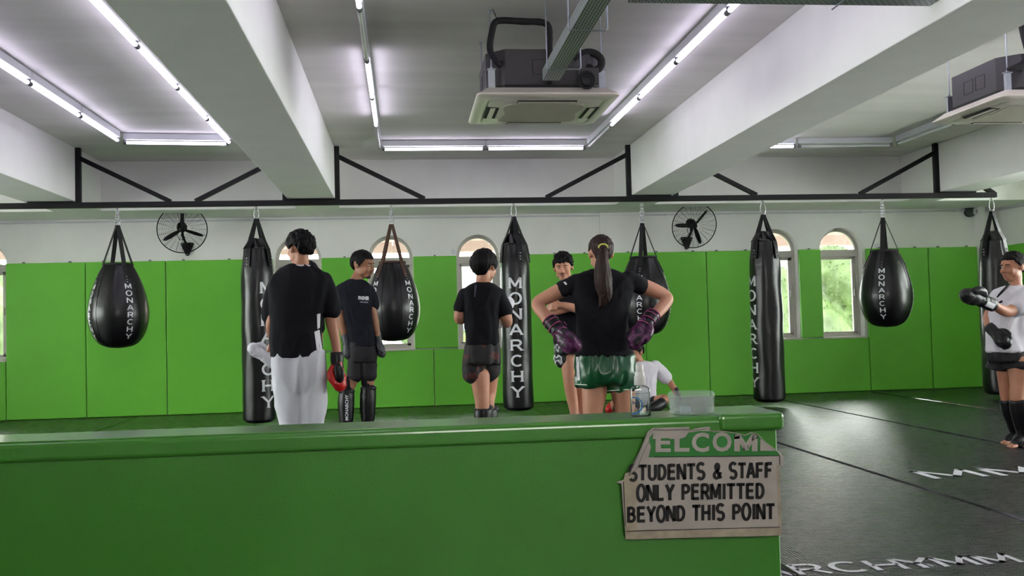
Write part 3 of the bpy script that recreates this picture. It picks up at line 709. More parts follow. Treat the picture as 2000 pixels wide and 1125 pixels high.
# ================================================================== AIR CONDITIONERS
def aircon(X, Y, label, variant):
    zp = 2.56; t = thing('ceiling_air_conditioner', label, 'air conditioner', (X+.475, Y+.475, zp), 'ceiling cassette units'); cx, cy = X+.475, Y+.475
    def sq(h, z, r=.05, n=6):
        out = []
        for qx, qy, a0 in ((1, 1, 0), (-1, 1, 90), (-1, -1, 180), (1, -1, 270)):
            for k in range(n+1):
                a = math.radians(a0+90*k/n); out.append(Vector((cx+qx*(h-r)+r*math.cos(a), cy+qy*(h-r)+r*math.sin(a), z)))
        return out
    MB().rings([sq(.41, zp+.07, .03), sq(.43, zp+.052, .03), sq(.475, zp+.022, .05), sq(.475, zp+.012, .05), sq(.465, zp+.004, .05), sq(.40, zp-.004, .08), sq(.385, zp-.001, .08), sq(.375, zp-.007, .08), sq(.30, zp-.012, .12)]).build('cover_panel', 'acw', t, smooth='auto')
    # bowed grille
    g = []; n = 40
    for j in range(n):
        a = 2*PI*j/n; c, s = math.cos(a), math.sin(a); x = math.copysign(abs(c)**.35, c); y = math.copysign(abs(s)**.35, s)
        g.append(Vector((cx+x*(.30-.05*(1-abs(y))**1*1.0*(1 if abs(x) > .6 else 0)), cy+y*(.29-.0*abs(x)), zp-.0125)))
    MB().prism(g, (0, 0, -.004)).build('intake_grille', 'acg', t)
    for dx, dy in ((1, 0), (-1, 0), (0, 1), (0, -1)):
        o = Vector((cx+dx*.345, cy+dy*.345, zp-.006)); hx, hy = (.042, .17) if dx else (.2, .03)
        sl = MB().box(o.x-hx, o.x+hx, o.y-hy, o.y+hy, zp-.0135, zp-.004).build('air_slot', 'darkslot', t)
        MB().box(o.x-hx*(.42 if dx else .97), o.x+hx*(.42 if dx else .97), o.y-hy*(.42 if dy else .97), o.y+hy*(.42 if dy else .97), zp-.0165, zp-.0125).build('louver', 'acw', sl, bevel=.002)
    lg = MB(); [lg.box(cx-.03+.02*k, cx-.022+.02*k, cy+.385, cy+.395, zp-.006, zp-.002) for k in range(4)]; lg.build('indicator', 'cap', t)
    # octagonal casing
    h, c = .40, .12; zt = zp+.33
    oc = [(-h+c, -h), (h-c, -h), (h, -h+c), (h, h-c), (h-c, h), (-h+c, h), (-h, h-c), (-h, -h+c)]
    MB().prism([Vector((cx+a, cy+b_, zp+.072)) for a, b_ in oc], (0, 0, zt-zp-.072)).build('casing', 'acd', t, bevel=.006)
    MB().prism([Vector((cx+a*1.02, cy+b_*1.02, zp+.06)) for a, b_ in oc], (0, 0, .03)).build('casing_seal', 'rub', t)
    ko = MB()
    def rect(x0, x1, z0, z1, y): 
        for q in ((x0, x1, z0, z0+.003), (x0, x1, z1-.003, z1)): ko.box(q[0], q[1], y-.002, y, q[2], q[3])
        for q in ((x0, x0+.003), (x1-.003, x1)): ko.box(q[0], q[1], y-.002, y, z0, z1)
    if variant == 1: rect(cx-.1, cx+.02, zp+.16, zp+.26, cy-h)
    def rectx(y0, y1, z0, z1, x):
        for q in ((z0, z0+.003), (z1-.003, z1)): ko.box(x-.002, x, y0, y1, *q)
        for q in ((y0, y0+.003), (y1-.003, y1)): ko.box(x-.002, x, *q, z0, z1)
    rectx(cy-.15, cy-.03, zp+.15, zp+.25, cx-h); rectx(cy, cy+.12, zp+.15, zp+.25, cx-h)
    ko.build('knockout', 'darkslot', t)
    for dx, dy in ((-1, -1), (1, -1), (-1, 1), (1, 1)):
        x, y = cx+dx*.37, cy+dy*.37
        MB().tube([(x, y, zp+.12), (x, y, HCL-.001)], .005, 8).build('hanger_rod', 'steel', t)
        br = MB().box(x-.022, x+.022, y-.012, y+.012, zp+.06, zp+.2).box(x-.03, x+.03, y-.02, y+.02, zp+.195, zp+.202); br.tube([(x, y, zp+.2), (x, y, zp+.215)], .011, 6)
        br.build('hanger_bracket', 'steel', t, bevel=.002)
        if (dx, dy) != (-1, -1) or variant == 1: MB().tube([(x, y, HCL-.012), (x, y, HCL-.0005)], [.012, .02], 10).build('anchor_nut', 'steel', t)
    return t, cx, cy, zp
ac, cx, cy, zp = aircon(.503, 6.285, 'ceiling air conditioner in the centre bay with a looped black pipe', 1)
yy = cy-.43
P = [at(977, 127, cy-.36), at(968, 118, yy), at(957, 96, yy), at(961, 62, yy), at(967, 44, yy), at(982, 40, yy), at(1020, 42, yy), at(1060, 44, yy), at(1072, 55, yy), at(1073, 85, yy), at(1073, 120, cy-.395), at(1073, 165, cy-.4)]
MB().tube([p[:3] for p in catmull([tuple(p) for p in P], 4)], [.022+.002*noise.noise(Vector((i*.9, 0, 0))) for i in range(45)], 12).build('insulated_pipe', 'rub', ac, smooth=True)
MB().tube([at(970, 36, yy), at(962, 20, yy), at(957, 8, yy+.1), at(953, 2, yy+.3)], .002, 6).tube([at(971, 40, yy-.02), at(966, 24, yy), at(955, 5, yy+.1)], .002, 6).build('tie_wire', 'black', ac)
MB().tube([p for p in catmull([tuple(at(x, y, cy-.38)) for x, y in ((1120, 118), (1140, 104), (1160, 104), (1174, 116), (1172, 132), (1158, 138), (1148, 130), (1150, 150))], 4)], .026, 12).build('pipe_elbow', 'rub', ac, smooth=True)
MB().ring(at(1146, 156, cy-.45), .055, .009, (0, -1, 0), 20, 6).ring(at(1146, 156, cy-.45), .035, .007, (0.2, -1, 0), 20, 6, xdir=(1, 0, 0)).build('cable_coil', 'rub', ac, smooth=True)
MB().box(cx+.2, cx+.34, cy-.43, cy-.40, zp+.09, zp+.2).build('control_box', 'acd', ac, bevel=.004)
ac2, cx, cy, zp = aircon(4.17, 6.327, 'ceiling air conditioner at the right edge of the view', 2)
MB().tube([tuple(at(x, y, cy-.42)) for x, y in ((1968, 135), (1978, 132), (1992, 130), (2004, 122), (2010, 100), (2002, 70), (1996, 40), (1992, 10))], [.012, .016, .03, .03, .03, .03, .03, .03], 12).build('insulated_pipe', 'rub', ac2, smooth=True)

# ================================================================== CABLE TRAYS
M['tray'] = mat('tray_steel', (176, 184, 186), .35, .6)
def tray_mat():
    m = mat('perforated_tray', (170, 180, 182), .4, .5); nt = m.node_tree; b = nt.nodes['Principled BSDF']
    tc = nt.nodes.new('ShaderNodeTexCoord'); br = nt.nodes.new('ShaderNodeTexBrick')
    br.inputs['Scale'].default_value = 1; br.inputs['Brick Width'].default_value = .042; br.inputs['Row Height'].default_value = .0165; br.inputs['Mortar Size'].default_value = .0055; br.inputs['Mortar Smooth'].default_value = .1
    ao = nt.nodes.new('ShaderNodeSeparateXYZ'); ad = nt.nodes.new('ShaderNodeMath'); cb = nt.nodes.new('ShaderNodeCombineXYZ'); L = nt.links.new
    L(tc.outputs['Object'], ao.inputs[0]); L(ao.outputs[0], ad.inputs[0]); L(ao.outputs[2], ad.inputs[1]); L(ao.outputs[1], cb.inputs[0]); L(ad.outputs[0], cb.inputs[1])
    L(cb.outputs[0], br.inputs['Vector'])
    br.inputs['Color1'].default_value = (.02, .02, .02, 1); br.inputs['Color2'].default_value = (.03, .03, .03, 1); br.inputs['Mortar'].default_value = (.42, .46, .47, 1)
    L(br.outputs['Color'], b.inputs['Base Color']); return m
M['trayp'] = tray_mat()
z = 2.64; tr = thing('cable_tray', 'perforated galvanised cable tray running from the air conditioner towards the viewer', 'cable tray', (.97, 5.0, z))
x0, x1 = .925, 1.03; Y0, Y1 = 3.6, 6.2
MB().box(x0, x1, Y0, Y1, z, z+.003).build('tray_bottom', 'trayp', tr)
MB().box(x0-.003, x0, Y0, Y1, z, z+.075).build('tray_side', 'trayp', tr); MB().box(x1, x1+.003, Y0, Y1, z, z+.075).build('tray_side', 'trayp', tr)
MB().box(x0-.004, x1+.004, Y1, Y1+.003, z, z+.075).build('tray_end', 'tray', tr)
for y in (5.1, 5.9):
    MB().tube([(x0-.02, y, z-.006), (x1+.075, y, z-.006), (x1+.085, y, z+.004), (x1+.085, y, z+.1), (x1+.085, y, HCL-.001)], .005, 8).build('tray_hanger', 'steel', tr)
    MB().tube([(x0-.02, y, z-.006), (x0-.02, y, HCL-.001)], .004, 8).build('tray_hanger', 'steel', tr)
z = at(1600, 6, 4.6).z; tr = thing('cable_tray', 'dark perforated cable tray crossing the top right edge of the view', 'cable tray', (3.2, 4.6, z))
trd = mat('dark_tray', (60, 66, 62), .5, .4); za, zb = at(1240, 2, 4.6).z, at(2000, 8, 4.6).z
z = (za+zb)/2+.012
MB().box(1.13, 5.6, 4.55, 4.67, z, z+.003).build('tray_bottom', 'trayp', tr); MB().box(1.13, 5.6, 4.547, 4.55, z, z+.06).build('tray_side', trd, tr); MB().box(1.13, 5.6, 4.67, 4.673, z, z+.06).build('tray_side', trd, tr)
for x in (2.2, 4.2): MB().tube([(x, 4.5, z-.006), (x, 4.72, z-.006)], .005, 8).tube([(x, 4.5, z-.006), (x, 4.5, HCL-.001)], .004, 8).build('tray_hanger', 'steel', tr)

# ================================================================== WALL FANS
def fan(px, py, mx, my, ax, label, blades):
    c = at(px, py, 12.62); mt = at(mx, my, D-.01); ax = Vector(ax).normalized(); R = .30
    t = thing('wall_fan', label, 'fan', (mt.x, D-.01, mt.z), 'wall fans')
    u = ax.cross(Vector((0, 0, 1))).normalized(); v = u.cross(ax); u = -u if u.x < 0 else u
    v = -v if v.z < 0 else v
    cg = MB()
    cg.ring(c, R, .007, ax, 40, 8)
    for k in range(9):                         # concentric wires bulging front and back
        f = .35+.07*k
        for s in (1, -1): cg.ring(c+ax*s*.075*(1-f*f), R*f, .0011, ax, 36, 4)
    for k in range(24):
        a = 2*PI*k/24; d = u*math.cos(a)+v*math.sin(a)
        for s in (1, -1): cg.tube([c+d*R*f+ax*s*.075*(1-f*f) for f in (.18, .45, .7, .88, 1)], .0017 if k % 2 else .0011, 4)
    cg.build('cage', 'black', t, smooth='auto')
    MB().tube([c-ax*.06, c-ax*.13, c-ax*.2, c-ax*.23], [.05, .065, .06, .035], 18).build('motor', 'black', t, smooth='auto')
    hb = MB().tube([c-ax*.05, c+ax*.02, c+ax*.035], [.04, .038, .02], 16).build('hub', 'black', t, smooth='auto')
    for a in blades:
        a = math.radians(a); d = u*math.cos(a)+v*math.sin(a); w = ax.cross(d).normalized(); bl = MB()
        rows = []
        for f, wd in ((.1, .03), (.3, .055), (.55, .06), (.78, .05), (.88, .02)):
            p = c+d*R*f; q = (w*math.cos(.6)+ax*math.sin(.6))*wd/2; nn = ax*.002; rows.append([p-q-nn, p+q-nn, p+q+nn, p-q+nn])
        bl.rings(rows).build('blade', 'lth', t, smooth='auto')
    arm = MB(); b0 = c-ax*.13; lo = Vector((mt.x, D-.05, mt.z+.03))
    arm.tube([tuple(q) for q in catmull([tuple(b0), tuple(b0+Vector((0, .03, -.09))), tuple(Vector((mt.x, b0.y+.08, mt.z+.15))), tuple(Vector((mt.x, D-.06, mt.z+.05))), tuple(lo)], 5)], .016, 10); arm.build('arm', 'black', t, smooth=True)
    MB().tube([tuple(q) for q in catmull([tuple(b0), tuple(b0+Vector((-.06, 0, -.08))), tuple(b0+Vector((-.02, 0, -.16))), tuple(b0+Vector((.03, .05, -.12)))], 5)], .004, 6).build('power_cord', 'black', t, smooth=True)
    pl = MB().prism([Vector((mt.x+a, D-.025, mt.z+b_)) for a, b_ in ((-.085, .065), (-.07, .08), (.07, .08), (.085, .065), (.02, -.085), (0, -.095), (-.02, -.085))], (0, .0245, 0)).build('wall_plate', 'black', t, bevel=.003)
    MB().ring((mt.x-.06, D-.03, mt.z+.06), .006, .003, (0, 1, 0), 8, 4).ring((mt.x+.06, D-.03, mt.z+.06), .006, .003, (0, 1, 0), 8, 4).ring((mt.x, D-.03, mt.z-.075), .006, .003, (0, 1, 0), 8, 4).build('plate_bolt', 'steel', pl)
fan(356, 448, 366, 486, (.22, -.9, -.28), 'black caged wall fan above the green mats left of the boy in white trousers', (90, 212, -18))
fan(1356, 441, 1341, 474, (.0, -.93, -.3), 'black caged wall fan above the mats right of the ponytailed woman', (178, 52, -68))

# small wall things
p = at(1896, 414, D)
cmr = thing('wall_camera', 'small grey round wall camera with white box near the right corner', 'camera', (p.x, D, p.z))
MB().tube([(p.x-.03, D, p.z), (p.x-.03, D-.05, p.z), (p.x-.03, D-.06, p.z)], [.075, .075, .05], 20).build('dome', 'gry', cmr, smooth='auto')
MB().box(p.x+.0, p.x+.1, D-.08, D, p.z-.04, p.z+.04).build('junction_box', 'batten', cmr, bevel=.005)
MB().ring((p.x+.05, D-.085, p.z), .018, .006, (0, 1, 0)).build('lens', 'cap', cmr)
for q, l in (((885, 492), 'small round white plate on the wall beside the centre window'), ((1713, 480), 'small round white plate on the wall behind the rightmost teardrop bag')):
    w = at(*q, D); o = MB().tube([(w.x, D, w.z), (w.x, D-.012, w.z), (w.x, D-.016, w.z)], [.03, .03, .022], 18).build('wall_disc', 'batten', smooth='auto'); tag(o, l, 'wall plate')

# ================================================================== PUNCHING BAGS
def facing(c, deg):
    """angle on the bag that faces the viewer, turned by deg to the right"""
    return math.atan2(CP.y-c.y, CP.x-c.x)+math.radians(deg)
def on_bag(c, prof, ang0, zt, zb, w, word, parent, mt, serif, t=.15, rf=None):
    mb = MB(); n = len(word); h = (zt-zb)/n*.72; st = (zt-zb-h)/(n-1)
    def rad(z):
        for (r0, z0), (r1, z1) in zip(prof, prof[1:]):
            if min(z0, z1) <= z <= max(z0, z1) and z0 != z1: return r0+(r1-r0)*(z-z0)/(z1-z0)
        return prof[0][0]
    for i, ch in enumerate(word):
        zz = zt-h-st*i
        def fn(a, q):
            z = zz+q*h; r = rad(z); th = ang0+(a-.45)*w/r; r = rf(r, th, z)+.0035
            return Vector((c.x+r*math.cos(th), c.y+r*math.sin(th), z))
        glyph(mb, ch, fn, t, serif)
    return mb.build('lettering', mt, parent, fixn=False)
def chain_links(mb, p, q, n):
    p, q = Vector(p), Vector(q)
    for k in range(n):
        c = p.lerp(q, (k+.5)/n); L = (q-p).length/n*.66; ax = (1, 0, 0) if k % 2 else (0, 1, 0)
        mb.ring(c, L, .0028, ax, 12, 5, sx=1, sy=.45, xdir=(q-p).normalized())
def teardrop(px, ytop, ybot, rpx, yapex, phases, label, strap='web'):
    c = at(px, 560, RY); s = scl(c); zt = at(px, ytop, RY).z; zb = at(px, ybot, RY).z; za = at(px, yapex, RY).z; H = zt-zb; R = rpx/s
    t = thing('teardrop_bag', label, 'punching bag', (c.x, RY, zb), 'black teardrop punching bags')
    P = [(.02, 0), (.35, .012), (.6, .05), (.8, .13), (.93, .24), (1, .38), (.98, .5), (.9, .64), (.77, .78), (.62, .9), (.5, .975), (.46, 1), (.4, 1.012), (.1, 1.0)]
    prof = [(r*R, zb+z*H) for r, z in catmull(P, 4)]
    rings = []
    def rf(r, a, z): return r+.0035*math.cos(8*a)*(1 if (z-zb)/H > .5 else .3)
    for r, z in prof:
        rings.append([Vector((c.x+math.cos(2*PI*j/64)*rf(r, 2*PI*j/64, z), RY+math.sin(2*PI*j/64)*rf(r, 2*PI*j/64, z), z)) for j in range(64)])
    MB().rings(rings).build('bag_body', 'vinyl', t, smooth=True)
    sm = MB()
    for k in range(8):
        th = facing(c, phases[0])+PI/4*k+PI/8; sm.tube([(c.x+(r+.001)*math.cos(th), RY+(r+.001)*math.sin(th), z) for r, z in prof[8:-6]], .002, 4)
    sm.build('seam', 'lth', t)
    MB().ring((c.x, RY, zt-.0), R*.47, .014, (0, 0, 1), 30, 8).build('top_ring', 'webb' if strap == 'webb' else 'web', t, smooth=True)
    for k in range(4):
        th = facing(c, phases[0])+PI/2*k; d = Vector((math.cos(th), math.sin(th), 0)); sd = d.cross(Vector((0, 0, 1)))
        pr = [(r, z) for r, z in prof if .78 < (z-zb)/H < 1]
        top = Vector((c.x, RY, za)); pts = [top+d*.012, Vector((c.x, RY, 0))+d*(R*.47+.012)+Vector((0, 0, zt+.005))]
        pts = [tuple(pts[0].lerp(pts[1], f)) for f in (0, .33, .66, 1)]
        low = [tuple(Vector((c.x, RY, z))+d*(r+.004)) for r, z in reversed(pr[:-1])]
        st = MB().ribbon(pts+low[2:], .048, .005, sd).build('strap', strap, t, bevel=.001)
        rv = MB()
        for f in (.87, .84, .81):
            for a in range(len(prof)-1):
                if prof[a][1] <= zb+f*H <= prof[a+1][1]: rv.ell(Vector((c.x, RY, prof[a][1]))+d*(prof[a][0]+.007), (.007, .007, .007), nu=8, nv=6); break
        rv.build('rivet', 'chrome', st, smooth=True)
        on_bag(c, prof, th, zb+H*.76, zb+H*.11, .075, 'MONARCHY', t, 'print', False, .17, rf)
    ch = MB(); zr = HB-.075; top = Vector((c.x, RY, zr))
    ch.ring(top+Vector((0, 0, -.021)), .015, .004, (1, 0, 0), 12, 6)
    for sx in (-.018, .018): chain_links(ch, top+Vector((sx*.3, 0, -.02)), (c.x+sx, RY, za+.03), 5)
    ch.ring((c.x, RY, za+.015), .026, .004, (0, 1, 0), 14, 6); ch.build('chain', 'chrome', t, smooth=True)
teardrop(231, 517, 680, 56, 440, (22,), 'leftmost black teardrop bag hanging alone in front of the green mats')
teardrop(767, 513, 667, 52, 438, (42,), 'teardrop bag with brown straps hanging before an arched window', 'webb')
teardrop(1258, 503, 655, 51, 436, (-11,), 'teardrop bag partly hidden behind the ponytailed woman')
teardrop(1729.5, 490, 639, 50, 425, (-8,), 'rightmost black teardrop bag beside the rightmost window')
def heavy(px, ystrap, yshould, ybot, rpx, ang, yt, yb, label, letters=True, patch=0):
    c = at(px, 620, RY); s = scl(c); zs = at(px, yshould, RY).z; zb = max(.015, at(px, ybot, RY).z); za = at(px, ystrap, RY).z; R = rpx/s; H = zs-zb
    t = thing('heavy_bag', label, 'punching bag', (c.x, RY, zb), 'tall black heavy bags')
    P = [(.1, 0), (.7, .004), (.93, .02), (1, .05), (1.0, .3), (1.02, .5), (1, .75), (.96, .88), (.84, .95), (.78, 1.0)]
    prof = [(r*R, zb+z*H) for r, z in catmull(P, 6)]
    rings = []
    sd = px*.37
    def rf(r, a, z):
        f = (z-zb)/H; w = noise.noise(Vector((math.cos(a)*1.6+sd, math.sin(a)*1.6, z*3.2)))*.009*R/.18+.006*max(0, f-.8)*5*math.sin(a*9+sd)
        return r+w*(1 if .02 < f < .999 else .4)
    for r, z in prof:
        row = []
        for j in range(72):
            a = 2*PI*j/72; rr_ = rf(r, a, z); row.append(Vector((c.x+rr_*math.cos(a), RY+rr_*math.sin(a), z)))
        rings.append(row)
    MB().rings(rings).build('bag_body', 'vinyl', t, smooth=True)
    # gathered collar above the filled part
    col = []; k = 9
    for i in range(k+1):
        f = i/k; zz = zs+(.12)*f; r = R*(.78-.36*f)
        col.append([Vector((c.x+(r+.014*math.sin(a*7+f*3+sd))*math.cos(a), RY+(r+.014*math.sin(a*7+f*3+sd))*math.sin(a), zz+.02*noise.noise(Vector((math.cos(a)*2, math.sin(a)*2, sd))))) for a in [2*PI*j/56 for j in range(56)]])
    MB().rings(col).build('collar', 'vinyl', t, smooth=True)
    for q in range(4):
        th = facing(c, ang+22+90*q) if letters else facing(c, -35+90*q); d = Vector((math.cos(th), math.sin(th), 0)); sdv = d.cross(Vector((0, 0, 1)))
        pts = [Vector((c.x, RY, za))+d*.01, Vector((c.x, RY, zs+.1))+d*(R*.55), Vector((c.x, RY, zs))+d*(R*.84), Vector((c.x, RY, zs-.05))+d*(R*.90), Vector((c.x, RY, zs-.1))+d*(R*.95), Vector((c.x, RY, zs-.21))+d*(R*1.0+.002)]
        st = MB().ribbon(pts, [.05, .06, .06, .06, .06, .06], .006, sdv).build('strap', 'lth', t, bevel=.001)
        rv = MB()
        for dz in (-.11, -.145, -.18): rv.ell(Vector((c.x, RY, zs+dz))+d*(R*.985+.01), (.008, .008, .008), nu=8, nv=6)
        rv.build('rivet', 'chrome', st, smooth=True)
    if letters: on_bag(c, prof, facing(c, ang), at(px, yt, RY-.15).z, at(px, yb, RY-.15).z, .165, 'MONARCHY', t, 'print', True, .17, rf)
    if patch: 
        th = facing(c, patch); R2 = R+.004; zz = at(px, 527, RY).z
        MB().rings([[Vector((c.x+R2*math.cos(th+a), RY+R2*math.sin(th+a), zz+dz)) for a in (-.12, -.04, .04, .12)] for dz in (0, .12)], False, False, False).build('side_label', 'print', t, fixn=False)
    ch = MB(); zr = HB-.075
    ch.tube([(c.x, RY, zr-.001), (c.x, RY, zr-.02)], .006, 8); ch.ring((c.x, RY, zr-.022), .012, .004, (0, 1, 0), 12, 6)
    ch.ring((c.x, RY, (zr-.03+za)/2), (zr-.02-za)/2+.004, .0042, (0, 1, 0), 20, 6, sx=.42 if False else 1, sy=.42, xdir=(0, 0, 1)); ch.build('carabiner', 'chrome', t, smooth=True)
heavy(504, 427, 487, 826, 31.5, 32, 551, 797, 'leftmost tall heavy bag, beside the boy in white trousers')
heavy(1008.5, 423, 478, 802, 29.5, -2, 542, 776, 'tall heavy bag with large lettering facing the viewer, near the centre')
heavy(1497.5, 419, 472, 786, 30.5, -60, 538, 757, 'tall heavy bag with lettering on its left edge, before an arched window')
heavy(1946, 412, 470, 771, 28, 0, 0, 0, 'far right heavy bag hanging at the rail end behind the girl', letters=False, patch=32)

# ================================================================== PEOPLE
def RZ(a): return Matrix.Rotation(a, 3, 'Z')
class Fig:
    def __init__(s, label, Y, px, feet=None):
        s.Y = Y; s.k = scl(at(px, 700, Y)); p = at(px, 850, Y)
        s.t = thing('person', label, 'person', (p.x, Y, 0)); s.mb = MB()
    def J(s, x, y, d=0): return at(x, y, s.Y+d)
    def C(s, mb, pts, n=18, k=4, cap=True):
        """limb through pixel points (x, y, radius px, depth offset m)"""
        return mb.chain([(s.J(p[0], p[1], p[3] if len(p) > 3 else 0), p[2]/s.k) for p in pts], n, k, cap)
    def T(s, mb, rows, e=2.5, n=32, k=4, tilt=0):
        """trunk from rows (y, x left, x right, half depth m, depth offset m)"""
        Q = catmull([(r[0], r[1], r[2], r[3], (r[4] if len(r) > 4 else 0)) for r in rows], k); R = []
        for y, xl, xr, dp, dy in Q:
            a, b_ = s.J(xl, y, dy), s.J(xr, y, dy); c = (a+b_)/2; hw = (b_.x-a.x)/2; ring = []
            for j in range(n):
                th = 2*PI*j/n; cx_, sy_ = math.cos(th), math.sin(th)
                x = math.copysign(abs(cx_)**(2/e), cx_); y2 = math.copysign(abs(sy_)**(2/e), sy_)
                ring.append(Vector((c.x+hw*x, c.y+dp*y2, c.z+(b_.z-a.z)/2*x+tilt*y2)))
            R.append(ring)
        return mb.rings(R)
    def cloth(s, mb, name, mt, amp=.006, sc=(9, 9, 6), vox=.009, sm=3, parent=None, seed=1.3):
        me = bake(mb, vox, sm); wrinkle(me, amp, sc, seed, .0055); me.update()
        tree_ = bvh(me); o = link(name, me, mt, parent or s.t, True, fixn=False); return o, tree_
    def body(s, skin, vox=.0065):
        me = bake(s.mb, vox, 3, .4); return link('body', me, skin, s.t, True, fixn=False)
    def ankles(s, pts): pass
def stick(tr, p, d, lift=.003):
    """project p along d onto a surface"""
    h = tr.ray_cast(p-d*.6, d, 1.4)
    return (h[0]-d*lift) if h[0] else p
def decal(fig, tr, polys, name, mt, lift=.004, parent=None, sub=4):
    """polys: pixel polygons (quads) laid on the cloth surface"""
    mb = MB()
    for q in polys:
        g = []
        for i in range(sub*4+1):
            for j in range(sub+1):
                a, b_ = i/(sub*4), j/sub
                x = (q[0][0]*(1-a)+q[3][0]*a)*(1-b_)+(q[1][0]*(1-a)+q[2][0]*a)*b_; y = (q[0][1]*(1-a)+q[3][1]*a)*(1-b_)+(q[1][1]*(1-a)+q[2][1]*a)*b_
                d = ray(x, y).normalized(); p = fig.J(x, y); g.append(stick(tr, p, d, lift))
        n = sub+1; mb.add(g, [(i*n+j, i*n+j+1, (i+1)*n+j+1, (i+1)*n+j) for i in range(sub*4) for j in range(sub)])
    return mb.build(name, mt, parent or fig.t, fixn=False, smooth=True)
def word_on(fig, tr, txt, xl, yl, xr, yr, h, name, mt, bold=.02, parent=None, lift=.004):
    """font word along the pixel line (xl,yl)-(xr,yr), letter height h px, laid on a surface"""
    mb = MB(); L = math.hypot(xr-xl, yr-yl); ux, uy = (xr-xl)/L, (yr-yl)/L
    def fn(a, c):
        x = xl+ux*L*a+uy*h*c; y = yl+uy*L*a-ux*h*c
        return stick(tr, fig.J(x, y), ray(x, y).normalized(), lift)
    font_on(mb, txt, fn, bold); return mb.build(name, mt, parent or fig.t, fixn=False)

